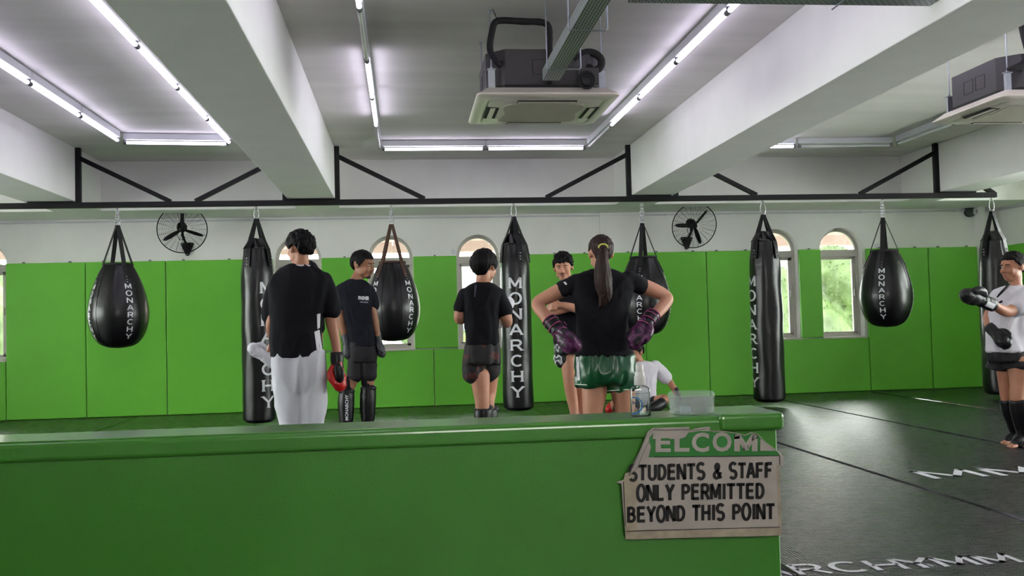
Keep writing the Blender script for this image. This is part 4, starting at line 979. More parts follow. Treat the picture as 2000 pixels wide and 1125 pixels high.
def head(fig, cx, cy, hpx, yaw, pitch=0, roll=0, dy=0, skin='skinA', hair='hairb', style=None, face=True, neck=None, beard=None, slim=1.0):
    """head of height hpx centred on pixel cx,cy; yaw 0 looks at the viewer, positive turns to the right of the picture"""
    c = fig.J(cx, cy, dy); S = hpx/fig.k/.235; Rm = RZ(math.radians(yaw)) @ Matrix.Rotation(math.radians(pitch), 3, 'X') @ Matrix.Rotation(math.radians(roll), 3, 'Y')
    def W(x, y, z): return c+Rm @ (Vector((x*slim, y, z))*S)
    def E(p, r, extra=None, mb=fig.mb): mb.ell(W(*p), tuple(q*S for q in r), Rm @ extra if extra else Rm, 22, 16)
    E((0, .012, .03), (.074, .094, .084)); E((0, -.02, -.03), (.059, .066, .078)); E((0, -.045, -.082), (.036, .036, .028)); E((0, -.06, -.093), (.02, .018, .015))
    for s in (-1, 1):
        E((s*.034, -.058, -.03), (.024, .024, .026)); E((s*.024, -.079, .024), (.022, .011, .008)); E((s*.043, -.02, -.062), (.02, .034, .026))
        E((s*.077, .012, -.008), (.009, .017, .029)); E((s*.073, .012, -.026), (.008, .010, .012)); E((s*.012, -.09, -.034), (.009, .011, .008))
    fig.mb.chain([(W(0, -.083, .016), .008*S), (W(0, -.094, -.008), .009*S), (W(0, -.105, -.028), .012*S)], 10, 3)
    E((0, -.083, -.057), (.021, .012, .005)); E((0, -.081, -.067), (.018, .012, .0065))
    if neck: fig.mb.chain([(W(0, .02, -.03), .05*S), (W(0, .02, -.08), .05*S)]+[(fig.J(*n[:2], n[3]), n[2]/fig.k) for n in neck], 18, 3)
    if face:
        ey = MB(); ir = MB(); br = MB()
        for s in (-1, 1):
            ey.ell(W(s*.028, -.0758, .003), (.0115*S, .008*S, .0048*S), Rm, 12, 8); ir.ell(W(s*.028, -.0828, .003), (.0052*S, .003*S, .0046*S), Rm, 10, 8)
            br.chain([(W(s*.012, -.089, .019), .0026*S), (W(s*.028, -.088, .0225), .0032*S), (W(s*.045, -.076, .018), .002*S)], 8, 3)
        e = ey.build('eyes', 'eyew', fig.t, smooth=True); ir.build('irises', 'eyed', e, smooth=True); br.build('eyebrows', hair, fig.t, smooth=True)
        lp_ = MB(); lp_.ell(W(0, -.090, -.0575), (.019*S, .0085*S, .0036*S), Rm, 14, 8).ell(W(0, -.089, -.066), (.015*S, .0088*S, .0045*S), Rm, 14, 8); lp_.build('lips', 'lips', fig.t, smooth=True)
        nl = MB(); nl.ell(W(.006, -.1015, -.0395), (.003*S,)*3, Rm, 8, 6).ell(W(-.006, -.1015, -.0395), (.003*S,)*3, Rm, 8, 6); nl.build('nostrils', 'eyed', fig.t)
    if beard:
        bm = MB()
        if 'm' in beard: bm.chain([(W(-.021, -.083, -.053), .0022*S), (W(-.01, -.093, -.049), .003*S), (W(0, -.0955, -.0485), .0024*S), (W(.01, -.093, -.049), .003*S), (W(.021, -.083, -.053), .0022*S)], 8, 3)
        if 'c' in beard: bm.ell(W(0, -.066, -.095), (.023*S, .018*S, .016*S), Rm).ell(W(0, -.075, -.082), (.014*S, .01*S, .01*S), Rm)
        if 'j' in beard:
            for s in (-1, 1): bm.chain([(W(s*.063, -.01, -.03), .006*S), (W(s*.056, -.03, -.07), .01*S), (W(s*.03, -.06, -.096), .01*S), (W(0, -.07, -.1), .012*S)], 8, 3)
        me = bake(bm, .003, 2); wrinkle(me, .0015, (220, 220, 220)); link('beard', me, 'stub', fig.t, True, fixn=False)
    # hair shell
    st = dict(front=.062, side=-.012, nape=-.075, thick=.016, top=.0, rough=.006, ear=.018, back=0, fringe=0, seed=0.0); st.update(style or {})
    hm = MB(); NU, NV = 96, 64; ctr = Vector((0, .014, .022)); R = []
    for i in range(1, NV):
        ph = PI*i/NV; row = []
        for j in range(NU):
            th = 2*PI*j/NU; d = Vector((math.sin(ph)*math.sin(th), -math.sin(ph)*math.cos(th), -math.cos(ph)))     # th 0 = face side
            az = abs(math.atan2(math.sin(th), math.cos(th)))/PI*180
            up = max(0, d.z); thk = st['thick']+st['top']*up**1.5+st['back']*max(0, -math.cos(th))*max(0, 1-abs(d.z))
            thk += st['rough']*(noise.noise(Vector((d.x*5+st['seed'], d.y*5, d.z*3)))+.7*noise.noise(Vector((d.x*14, d.y*14+st['seed'], d.z*7))))
            r = Vector((.075+thk, .096+thk, .088+thk)); p = ctr+Vector((d.x*r.x, d.y*r.y, d.z*r.z))
            if az < 48: lim = st['front']+st['fringe']*math.sin(az*.16+st['seed'])-.004*(az/48)
            elif az < 78: lim = st['front']+(st['side']-st['front'])*((az-48)/30)**.8
            elif az < 92: lim = st['side']
            elif az < 112: lim = st['side']+(st['ear']-st['side'])*min(1, (az-92)/5)
            else: lim = st['ear']+(st['nape']-st['ear'])*min(1, (az-112)/22)
            lim += .005*noise.noise(Vector((th*9, st['seed'], 0)))
            if p.z < lim: p = ctr+Vector((d.x*.055, d.y*.074, d.z*.07))
            elif p.z < lim+.014: p = ctr+(p-ctr)*(1-.06*(1-(p.z-lim)/.014))
            row.append(W(*p))
        R.append(row)
    hm.rings(R, True, True); h_ = hm.build('hair', hair, fig.t, smooth=True)
    return W, S, h_

def glove(fig, wr, tip, side, L, mt='lth', cuffmt=None, fistmt=None, name='boxing_glove', wide=1.0, closed=True, strip=None, piping=None, patch=None):
    """boxing glove from wrist point wr towards tip (world points), thumb towards side; L = total length in metres"""
    z = (tip-wr).normalized(); x = (Vector(side)-z*Vector(side).dot(z)).normalized(); y = z.cross(x); Rm = Matrix((x, y, z)).transposed(); s = L/.30
    def W(a, b_, c): return wr+Rm @ (Vector((a*wide, b_*wide, c))*s)
    mb = MB()
    mb.chain([(W(0, 0, .07), .046*s*wide), (W(0, 0, .12), .05*s*wide), (W(-.005, 0, .17), .058*s*wide)], 18, 3)
    mb.ell(W(-.008, .0, .205), (.064*s*wide, .06*s*wide, .075*s), Rm); mb.ell(W(-.008, -.022, .235), (.058*s*wide, .045*s*wide, .055*s), Rm)
    mb.ell(W(-.008, -.03, .19), (.055*s*wide, .035*s*wide, .05*s), Rm)
    mb.chain([(W(.04, -.005, .11), .022*s), (W(.066, -.015, .15), .026*s), (W(.066, -.026, .195), .026*s), (W(.048, -.034, .225), .022*s)], 14, 4)
    me = bake(mb, .005, 4); wrinkle(me, .0015, (30, 30, 30)); g = link(name, me, fistmt or mt, fig.t, True, fixn=False)
    cf = MB(); R = []
    for zz, r in ((0, .047), (.004, .052), (.05, .051), (.095, .05), (.115, .054), (.117, .048)): R.append([W(r/wide*wide*math.cos(2*PI*k/24), .9*r*math.sin(2*PI*k/24), zz) for k in range(24)])
    cf.rings(R); cf.build('cuff', cuffmt or mt, g, smooth=True)
    sp_ = MB().rings([[W(.0535*math.cos(2*PI*k/24), .0485*math.sin(2*PI*k/24), zz) for k in range(24)] for zz in (.028, .068)], False, False); sp_.build('wrist_strap', strip or cuffmt or mt, g, smooth=True)
    if piping:
        pp = MB()
        for zz, r in ((.002, .0515), (.028, .0545), (.068, .0545), (.117, .056)): pp.tube([W(r*math.cos(2*PI*k/24), .92*r*math.sin(2*PI*k/24), zz) for k in range(24)], .0028*s, 6, closed=True)
        pp.tube([W(.02*math.cos(2*PI*k/16)+.0, -.062, .09+.012*math.sin(2*PI*k/16)) for k in range(16)], .002*s, 5, closed=True)
        pp.build('piping', piping, g, smooth=True)
    return g, W

def foot(mb, p, d, L=.25, w=.045, h=.05):
    """foot from the ankle point's ground projection p towards d"""
    d = Vector(d).normalized(); up = Vector((0, 0, 1))
    mb.chain([(p-d*.05+up*.035, .034), (p+d*.02+up*.05, .038), (p+d*L*.42+up*.036, .034), (p+d*L*.66+up*.022, .0215)], 14, 3)
    s = d.cross(up)
    for i, (o, l) in enumerate(((-.03, .80), (-.013, .79), (.003, .77), (.018, .74), (.031, .70))): mb.chain([(p+d*L*.6+s*o*.9+up*.016, .013), (p+d*L*l+s*o+up*.012, .0115 if i else .014)], 10, 2)

def floorp(x, y, Y): p = at(x, 700, Y); return Vector((p.x, p.y, 0))

# ---- 1 boy in black football tee and white trousers, seen from behind
f = Fig('person seen from behind in black tee and white trousers, wearing a red and black glove', 6.95, 585)
W, S, _ = head(f, 585, 486, 66, -140, 4, 0, 0, 'skinA', 'hairb', dict(front=.03, side=-.01, nape=-.058, thick=.017, top=.008, rough=.012, ear=.016, seed=2.0, back=.008), face=True, neck=[(586, 524, 19, 0), (586, 545, 22, 0)])
f.T(f.mb, [(534, 556, 616, .06), (550, 540, 632, .09), (600, 537, 626, .10), (650, 538, 622, .095), (700, 538, 628, .11), (740, 538, 630, .11)])
f.C(f.mb, [(546, 556, 15), (534, 600, 12), (529, 636, 9.5), (530, 655, 8, .12), (536, 668, 7, .2)])
f.C(f.mb, [(628, 556, 15), (642, 592, 13), (648, 630, 12), (655, 665, 9.5), (659, 700, 8)])
for sx, kx in ((566, 566), (612, 614)): f.C(f.mb, [(sx, 720, 22), (kx, 790, 17), (kx, 850, 13), (kx, 918, 9)]); foot(f.mb, floorp(kx, 0, f.Y), (-.25, 1, 0))
f.C(f.mb, [(536, 668, 6, .2), (529, 676, 6, .25), (525, 684, 5, .26)])
f.body('skinA')
sh = MB(); f.T(sh, [(517, 566, 605, .045), (522, 556, 617, .065), (530, 543, 628, .085), (541, 531, 640, .105), (560, 525, 644, .12), (600, 527, 636, .125), (640, 530, 627, .12), (670, 528, 629, .125), (694, 530, 633, .13), (697, 531, 633, .13)], 2.6)
f.C(sh, [(541, 551, 15), (533, 585, 16), (527, 618, 15, .02)]); f.C(sh, [(632, 549, 16), (642, 580, 18), (647, 606, 17.5)])
shirt, tr = f.cloth(sh, 'tee_shirt', 'tee', .009, (8, 8, 4))
ck = MB(); ck.tube([f.J(586+23.5*math.cos(a), 520.5+1.5*math.sin(a), .062*math.sin(a)) for a in [2*PI*k/24 for k in range(24)]], .0075, 8, closed=True); ck.build('white_collar', 'white', f.t, smooth=True, label='white round collar')
decal(f, tr, [((613, 648), (623, 644), (632, 696), (620, 696)), ((620, 612), (625, 612), (626, 640), (621, 643))], 'side_stripe', 'white', label=None) if False else decal(f, tr, [((614, 648), (624, 644), (632, 695), (620, 695)), ((619, 614), (626, 612), (625, 640), (620, 643))], 'side_stripe', 'white')
pt = MB(); f.T(pt, [(684, 533, 632, .12), (700, 533, 633, .125), (735, 535, 635, .12), (765, 542, 632, .09)], 2.8)
f.C(pt, [(562, 725, 28.5), (566, 780, 27.5), (573, 830, 26.5), (576, 880, 24), (577, 918, 22)]); f.C(pt, [(608, 725, 27), (609, 780, 27.5), (607, 830, 26), (606, 880, 24), (605, 918, 22)])
f.C(pt, [(588, 740, 24), (590, 800, 14)])
f.cloth(pt, 'white_trousers', 'gi', .016, (7, 7, 2.6), seed=4)
wr = f.J(658, 688, -.01); g, GW = glove(f, wr, f.J(660, 764, -.03), (-1, -.55, 0), .285, 'lth', 'lth', 'red', wide=.92)
bk = MB(); bk.ell(GW(.012, -.062, .165), (.034, .018, .06), RZ(0)); bk.ell(GW(.02, -.055, .13), (.03, .02, .05)); bk.build('palm_panel', 'lth', g, smooth=True)

# ---- 2 person hidden behind, punching the bag
f = Fig('person almost hidden behind the boy in white trousers, white glove towards the bag', 8.3, 590)
head(f, 600, 537, 56, 120, 12, 0, 0, 'skinA', 'hairb', dict(front=.045, nape=-.075, thick=.014, seed=5.0), face=True, neck=[(596, 575, 12, 0), (596, 590, 15, 0)])
f.T(f.mb, [(582, 575, 620, .06), (600, 565, 625, .09), (650, 568, 618, .085), (700, 566, 622, .09), (740, 568, 622, .09)])
f.C(f.mb, [(570, 600, 10), (556, 650, 9), (548, 690, 8, -.05), (534, 700, 7, -.1), (528, 698, 7, -.1)])
f.C(f.mb, [(616, 600, 10), (622, 650, 9), (618, 700, 8, .05), (612, 720, 7, .1)]); f.mb.ell(f.J(612, 726, .1), .04)
f.C(f.mb, [(578, 735, 17), (566, 790, 12), (556, 830, 10), (551, 876, 7)]); f.C(f.mb, [(610, 735, 17), (612, 790, 12), (612, 840, 10), (612, 876, 7)])
foot(f.mb, floorp(551, 0, f.Y), (-1, -.2, 0)); foot(f.mb, floorp(612, 0, f.Y), (-.6, -.6, 0)); f.body('skinA')
sh = MB(); f.T(sh, [(582, 572, 616, .07), (592, 561, 627, .10), (640, 563, 625, .105), (700, 561, 628, .11), (712, 561, 628, .11)]); f.C(sh, [(570, 600, 13), (560, 640, 12)]); f.C(sh, [(616, 600, 13), (622, 640, 12)])
f.cloth(sh, 'dark_shirt', 'tee')
sh = MB(); f.T(sh, [(705, 563, 626, .11), (745, 562, 628, .12)]); f.C(sh, [(580, 745, 20), (574, 790, 19)]); f.C(sh, [(609, 745, 20), (611, 790, 19)]); f.cloth(sh, 'dark_shorts', 'sport')
wr = f.J(535, 712, -.1); g, GW = glove(f, wr, f.J(500, 683, -.12), (-.3, 0, 1), .27, 'wht', wide=.95)
sg = MB(); f.C(sg, [(556, 815, 11), (553, 840, 11), (551, 868, 9)]); sg.build('shin_guard', 'lth', f.t, smooth=True)
sg = MB(); f.C(sg, [(612, 815, 11), (612, 840, 11), (612, 868, 9)]); sg.build('shin_guard', 'lth', f.t, smooth=True)

# ---- 3 man in the lettered tee
f = Fig('bearded person in black tee lettered FINISHER with grey gloves beside a teardrop bag', 9.77, 700)
head(f, 709, 517, 55, 62, 10, 0, 0, 'skinB', 'hairb', dict(front=.058, side=-.02, nape=-.06, thick=.011, top=.004, rough=.004, ear=.02, seed=1.0), neck=[(697, 545, 12, 0), (693, 560, 15, 0)], beard='mc')
f.T(f.mb, [(556, 676, 712, .05), (566, 662, 724, .085), (610, 676, 722, .09), (660, 682, 728, .08), (695, 686, 730, .08)])
f.C(f.mb, [(666, 572, 11), (665, 605, 9.5), (668, 630, 9), (673, 655, 7), (675, 668, 6.5)])
f.C(f.mb, [(722, 572, 10, .02), (728, 605, 8), (733, 630, 7.5), (737, 655, 6)])
f.C(f.mb, [(693, 700, 12), (688, 740, 12), (679, 765, 11), (677, 795, 11.5), (676, 838, 7)]); f.C(f.mb, [(718, 700, 16, .03), (719, 740, 13, .03), (718, 765, 11, .03), (719, 795, 11, .03), (722, 836, 7, .03)])
foot(f.mb, floorp(676, 0, f.Y), (.45, -.8, 0)); foot(f.mb, floorp(722, 0, f.Y+.03), (.7, -.6, 0)); f.body('skinB')
sh = MB(); f.T(sh, [(546, 683, 706, .05), (550, 675, 714, .065), (557, 664, 722, .085), (570, 657, 727, .10), (600, 668, 726, .105), (640, 677, 729, .10), (668, 682, 734, .105), (676, 684, 735, .105)], 2.5)
f.C(sh, [(668, 567, 12), (667, 583, 12.5), (667, 596, 12)]); f.C(sh, [(719, 568, 11, .02), (726, 583, 11, .02), (729, 597, 10.5, .02)])
shirt, tr = f.cloth(sh, 'tee_shirt', 'navy', .008, (9, 9, 6), seed=2)
word_on(f, tr, 'FINISHER', 699.5, 585.5, 720.5, 586.5, 7.5, 'chest_lettering', 'print', .03)
word_on(f, tr, 'PUSHED FURTHER', 703, 590.5, 719, 591.5, 2.4, 'chest_small_lettering', mat('small_print', (140, 140, 150), .6), .0) if False else decal(f, tr, [((703, 588.5), (703, 591), (719, 592), (719, 589.5))], 'chest_small_lettering', mat('small_print', (120, 120, 130), .6), sub=3)
st = MB(); f.T(st, [(668, 683, 735, .10), (690, 682, 736, .105), (706, 684, 735, .09)])
f.C(st, [(694, 700, 13), (692, 733, 14.5)]); f.C(st, [(719, 712, 17, .02), (719, 730, 16.5, .02)]); f.cloth(st, 'black_shorts', 'sport', .007)
for pts, pl in (([(680, 745, 12.5), (679, 760, 12.5)], 0), ([(718, 742, 12.5, .03), (718, 758, 12, .03)], 0)):
    q = MB(); f.C(q, pts); q.build('leggings', 'tee', f.t, smooth=True)
for cx_, y0, y1, dd in ((676, 765, 829, -.015), (718.5, 759, 826, .02)):
    q = MB(); f.C(q, [(cx_+1, y0, 13.5, dd), (cx_, y0+20, 15, dd), (cx_, y1-18, 13.5, dd), (cx_, y1-3, 11.5, dd)], cap=False); q.ell(f.J(cx_+1, y0-1, dd-.01), (.075, .06, .03))
    o, tg = f.cloth(q, 'shin_guard', 'lth', .002, vox=.006)
    if cx_ < 700: word_on(f, tg, 'MONARCHY', cx_+4.5, 821, cx_+4.5, 771, 6.5, 'guard_lettering', 'print', .02, parent=o)
    q = MB(); f.C(q, [(cx_, y0+16, 15.6, dd), (cx_, y0+22, 15.6, dd)], cap=False); q.build('guard_strap', 'web', o, smooth=True)
glove(f, f.J(674, 653, 0), f.J(683, 700, -.03), (1, -.4, 0), .265, 'gry', 'gry', wide=.93); glove(f, f.J(736, 648, .02), f.J(745, 700, -.02), (-.3, -1, 0), .275, 'lth', 'gry', 'gry', wide=.83)

# ---- 4 boy in black tee and dark mottled shorts
f = Fig('person in black tee and dark mottled shorts turned away beside the centre heavy bag', 7.5, 945)
head(f, 947, 521, 64, 148, 6, 0, 0, 'skinC', 'hairb', dict(front=.02, side=-.03, nape=-.082, thick=.018, top=.004, rough=.006, ear=-.002, seed=7.0, back=.01), neck=[(943, 553, 14, 0), (942, 570, 18, 0)])
f.T(f.mb, [(560, 918, 962, .06), (575, 908, 972, .09), (620, 913, 966, .09), (665, 915, 966, .085), (700, 912, 970, .09)])
f.C(f.mb, [(909, 580, 12), (899, 605, 11), (897, 622, 10.5), (905, 622, 10, .12), (925, 612, 8, .26), (945, 606, 7, .32)])
f.C(f.mb, [(972, 580, 13), (983, 606, 13), (990, 627, 11.5), (986, 628, 10.5, .1), (972, 614, 8, .24), (960, 606, 7, .32)])
f.C(f.mb, [(937, 735, 20), (940, 765, 16.5), (942, 790, 14), (943, 830, 13, .02), (946, 893, 8, .02)]); f.C(f.mb, [(955, 735, 19, .12), (954, 765, 16, .14), (952, 790, 14, .12), (955, 830, 12, .14), (958, 885, 8, .14)])
foot(f.mb, floorp(946, 0, f.Y+.02), (.4, .9, 0)); foot(f.mb, floorp(958, 0, f.Y+.14), (.7, .6, 0)); f.body('skinC')
sh = MB(); f.T(sh, [(553, 930, 955, .055), (556, 921, 964, .07), (562, 912, 972, .09), (574, 904, 979, .11), (600, 905, 974, .115), (640, 909, 972, .11), (668, 909, 974, .11), (674, 908, 975, .11)], 2.5)
f.C(sh, [(909, 577, 13), (903, 592, 13), (898, 602, 12.5)]); f.C(sh, [(970, 576, 15), (978, 592, 16), (984, 607, 16)])
shirt, tr = f.cloth(sh, 'tee_shirt', 'tee', .008, (8, 8, 5), seed=6)
decal(f, tr, [((927, 557), (931, 556), (928, 580), (926, 580))], 'nape_print', mat('dim_print', (74, 74, 92), .6), sub=2)
st = MB(); f.T(st, [(668, 911, 973, .105), (690, 907, 976, .12), (710, 905, 977, .125)]); f.C(st, [(927, 708, 22), (924, 728, 20.5)]); f.C(st, [(955, 708, 21, .06), (957, 724, 21, .06)]); f.cloth(st, 'mottled_shorts', 'camo', .009, (9, 9, 4))
for cx_, dd in ((943, 0), (954, .13)):
    q = MB(); f.C(q, [(cx_+1, 799, 16, dd), (cx_+1, 812, 17, dd), (cx_+1, 840, 16, dd), (cx_+2, 880, 12, dd)], cap=False); q.ell(f.J(cx_+2, 800, dd+.03), (.075, .06, .04)); f.cloth(q, 'shin_guard', 'lth', .003, vox=.007)
g, _ = glove(f, f.J(968, 606, .26), f.J(990, 592, .38), (0, .3, 1), .26, 'wht'); glove(f, f.J(946, 612, .3), f.J(975, 626, .40), (0, .2, 1), .25, 'wht')

# ---- 5 instructor with moustache
f = Fig('person with moustache facing the viewer, arms crossed, partly behind the ponytailed woman', 9.3, 1112)
head(f, 1100, 522, 54, -16, 8, -3, -.02, 'skinC', 'hairb', dict(front=.046, side=-.0, nape=-.05, thick=.012, top=.014, rough=.012, ear=.02, seed=3.0, fringe=.006), neck=[(1108, 549, 11, 0), (1111, 562, 14, 0)], beard='m')
f.T(f.mb, [(556, 1092, 1138, .06), (568, 1082, 1146, .09), (610, 1085, 1142, .095), (660, 1087, 1140, .09), (700, 1086, 1142, .095)])
# arms crossed in front of the chest
f.C(f.mb, [(1086, 572, 10), (1080, 592, 9.5, -.05), (1077, 606, 9, -.12), (1090, 606, 8.5, -.19), (1110, 602, 7.5, -.2), (1128, 598, 6, -.19), (1134, 596, 6, -.17)])
f.C(f.mb, [(1142, 572, 10), (1147, 592, 9.5, -.05), (1148, 608, 9, -.13), (1130, 604, 8.5, -.24), (1108, 598, 7.5, -.26), (1092, 595, 5.5, -.25)])
f.mb.chain([(f.J(1093, 596, -.25), .028), (f.J(1084, 597, -.24), .03)], 14, 2)
for i in range(4):                                                  # fingers over the upper arm
    y = 591+4.2*i; f.mb.chain([(f.J(1086, y, -.262), .0095), (f.J(1079.5-.4*i, y+.5, -.262), .009), (f.J(1074.5, y+1.5, -.225), .0085), (f.J(1074, y+2.5, -.19), .0075)], 9, 3)
f.mb.chain([(f.J(1091, 590, -.27), .011), (f.J(1086, 586, -.27), .0105), (f.J(1081, 584, -.255), .009)], 10, 3)
f.C(f.mb, [(1110, 690, 19), (1113, 720, 16.5, -.03), (1113, 748, 12.5, -.03), (1117, 775, 11.5), (1122, 808, 8.5), (1124, 836, 7)]); f.C(f.mb, [(1130, 690, 17, .06), (1131, 725, 15, .06), (1133, 752, 11.5, .05), (1136, 780, 10.5, .08), (1138, 832, 7, .1)])
foot(f.mb, floorp(1124, 0, f.Y), (-.3, -1, 0)); foot(f.mb, floorp(1138, 0, f.Y+.1), (.2, -1, 0)); f.body('skinC')
sh = MB(); f.T(sh, [(549, 1100, 1126, .055), (556, 1088, 1138, .075), (565, 1079, 1148, .10), (590, 1080, 1147, .11), (640, 1082, 1144, .11), (672, 1082, 1145, .11)]); f.C(sh, [(1088, 568, 12), (1082, 586, 11.5, -.03)]); f.C(sh, [(1141, 568, 12), (1146, 586, 11.5, -.03)]); f.cloth(sh, 'tee_shirt', 'tee', .006, seed=9)
st = MB(); f.T(st, [(662, 1083, 1144, .11), (680, 1083, 1146, .125), (690, 1083, 1146, .13)]); f.C(st, [(1101, 686, 18), (1099, 700, 18)]); f.C(st, [(1130, 686, 19, .05), (1130, 704, 19, .05)]); f.cloth(st, 'printed_shorts', 'floral', .006)

# ---- 6 woman with ponytail
f = Fig('person with long brown ponytail in black tee and shiny green shorts, hands on hips', 6.12, 1180)
W, S, hr = head(f, 1173, 494, 70, 182, -4, 0, 0, 'skinC', 'hairr', dict(front=.05, side=.0, nape=-.052, thick=.009, top=.003, rough=.004, ear=.026, seed=8.0), neck=[(1175, 530, 15, 0), (1177, 550, 20, 0)])
f.T(f.mb, [(538, 1140, 1212, .05), (550, 1122, 1228, .075), (590, 1130, 1222, .09), (635, 1138, 1216, .085), (690, 1133, 1228, .095), (715, 1136, 1230, .10), (735, 1146, 1222, .06)])
f.C(f.mb, [(1122, 557, 15), (1098, 566, 15.5, .03), (1070, 580, 14, .05), (1051, 590, 12, .06), (1052, 600, 12.5, .03), (1064, 616, 12, -.03), (1076, 636, 9.5, -.08)])
f.C(f.mb, [(1230, 550, 15), (1256, 559, 15.5, .03), (1284, 570, 14, .05), (1302, 580, 12, .06), (1301, 590, 12.5, .03), (1288, 606, 12, -.03), (1274, 622, 9.5, -.08)])
for a, b_ in (((1161, 1163), 1), ((1217, 1219), 1)):
    x = a[0]; s_g = -1 if x < 1180 else 1
    f.C(f.mb, [(x+s_g*-1, 732, 23), (x, 765, 24.5), (x+s_g*3, 800, 20), (x+s_g*3, 850, 16), (x+s_g*3, 890, 17), (x+s_g*2, 970, 11)]); foot(f.mb, floorp(x, 0, f.Y), (s_g*.25, 1, 0))
f.body('skinC')
sh = MB(); f.T(sh, [(526, 1160, 1194, .045), (530, 1148, 1204, .06), (537, 1128, 1222, .075), (548, 1114, 1238, .09), (575, 1118, 1232, .105), (605, 1126, 1226, .105), (640, 1129, 1224, .105), (670, 1126, 1229, .115), (692, 1125, 1236, .125), (696, 1125, 1236, .125)], 2.4)
f.C(sh, [(1126, 554, 17), (1112, 560, 17, .01), (1102, 564, 16.5, .03)]); f.C(sh, [(1226, 548, 17), (1242, 553, 17, .01), (1251, 557, 16.5, .03)])
shirt, tr = f.cloth(sh, 'tee_shirt', 'tee', .007, (8, 8, 7), seed=11)
decal(f, tr, [((1100, 551), (1104, 550), (1108, 555), (1105, 557))], 'sleeve_print', 'print', sub=2)
st = MB(); f.T(st, [(690, 1127, 1235, .118), (700, 1126, 1237, .125), (720, 1125, 1240, .14), (740, 1128, 1240, .14), (748, 1132, 1238, .12)], 2.5)
f.C(st, [(1155, 715, 28.5), (1155, 738, 30.5), (1155, 755, 31, .0)], cap=False); f.C(st, [(1211, 715, 29), (1213, 738, 30.5), (1215, 762, 31.5, .0)], cap=False)
so, tr = f.cloth(st, 'satin_shorts', 'satin', .014, (11, 11, 6), seed=12)
decal(f, tr, [((1125, 697), (1130, 697), (1133, 744), (1127, 742))], 'side_band', 'white', parent=so)
hm = MB()
for cx_, yb, rx, rz in ((1154, 752.5, 30.5, .004), (1215, 761.5, 31, .004)):
    hm.tube([f.J(cx_+rx*math.cos(a), yb-2*math.cos(a)*(1 if cx_ > 1180 else -1), rx/f.k*math.sin(a)) for a in [2*PI*k/30 for k in range(30)]], .004, 6, closed=True)
hm.build('hem_trim', 'ltgreen', so, smooth=True)
# ponytail
pn = MB(); ctl = [(1178, 484, 6, -.115), (1178, 496, 10, -.15), (1176, 520, 14, -.155), (1177, 550, 16.5, -.15), (1182, 575, 14, -.145), (1176, 593, 7, -.14), (1171, 600, 2.5, -.135)]
f.C(pn, ctl)
for k in range(9):
    dx = -12+3*k; pn.chain([(f.J(1178+dx*.3, 487, -.125), .006), (f.J(1177+dx*.9, 520, -.165), .012), (f.J(1178+dx*1.2, 552, -.16), .012), (f.J(1179+dx*.7-(4-k)*.6, 584+abs(k-4)*-3, -.15), .005)], 9, 4)
me = bake(pn, .005, 2); wrinkle(me, .004, (60, 60, 5), 3); link('ponytail', me, 'hairr', f.t, True, fixn=False)
MB().tube([f.J(1178+8.5*math.cos(a), 483-7*math.sin(a)*.9, -.13-.012*math.sin(a)) for a in [PI*k/12-.1 for k in range(14)]], .0055, 8).build('hair_tie', 'yellow', f.t, smooth=True, label='yellow hair tie')
g, GW = glove(f, f.J(1072, 624, -.07), f.J(1112, 672, -.17), (.35, -1, -.6), .30, 'lth', 'lth', 'skull', piping='pink', wide=1.0)
g, GW = glove(f, f.J(1276, 613, -.07), f.J(1238, 666, -.17), (-.35, -1, -.6), .30, 'lth', 'lth', 'skull', piping='pink', wide=1.0)

# ---- 7 seated child
f = Fig('seated person in white tee by the wall, leaning on one arm with black glove', 11.0, 1258)
head(f, 1240, 688, 44, -55, 16, 0, 0, 'skinA', 'hairb', dict(front=.05, side=.0, nape=-.05, thick=.010, ear=.024), neck=[(1252, 712, 9, .02), (1257, 722, 12, .03)])
f.T(f.mb, [(712, 1240, 1276, .06), (722, 1234, 1284, .085), (760, 1240, 1280, .09), (798, 1236, 1284, .1)])
f.C(f.mb, [(1282, 718, 9), (1296, 733, 8), (1305, 742, 7), (1312, 752, 6.5, -.02), (1320, 766, 5.5, -.04), (1322, 790, 5, -.05)])
f.C(f.mb, [(1236, 722, 9), (1222, 745, 7.5, -.05), (1212, 762, 7, -.12), (1204, 785, 6, -.2)])
f.C(f.mb, [(1262, 795, 13), (1282, 786, 12, -.12), (1297, 780, 10, -.2), (1288, 792, 9.5, -.26), (1268, 799, 8.5, -.32), (1255, 801, 6.5, -.34)])
f.C(f.mb, [(1250, 795, 13), (1226, 790, 12, -.15), (1204, 788, 9.5, -.25), (1202, 794, 9, -.3), (1222, 798, 8.5, -.36), (1238, 801, 6.5, -.4)])
f.body('skinA')
sh = MB(); f.T(sh, [(706, 1244, 1266, .055), (709, 1238, 1276, .07), (716, 1231, 1286, .095), (740, 1234, 1281, .105), (775, 1234, 1280, .115), (790, 1234, 1282, .12)]); f.C(sh, [(1280, 715, 10.5), (1290, 726, 12), (1299, 737, 12.5)]); f.C(sh, [(1236, 720, 10.5), (1226, 742, 11, -.05)]); f.cloth(sh, 'white_tee', 'white', .007, seed=13)
st = MB(); f.T(st, [(782, 1238, 1282, .11), (804, 1236, 1286, .12)]); f.C(st, [(1262, 794, 14.5), (1278, 788, 13.5, -.1)]); f.C(st, [(1250, 794, 14.5), (1230, 791, 13, -.12)]); f.cloth(st, 'dark_shorts', 'sport', .005)
for a in (1, -1):
    q = MB(); f.C(q, [(1292, 788, 11, -.25), (1280, 795, 11.5, -.29), (1264, 800, 9, -.33)] if a > 0 else [(1206, 795, 11, -.31), (1220, 798, 10.5, -.36), (1234, 801, 8.5, -.4)]); q.build('shin_guard', 'lth', f.t, smooth=True)
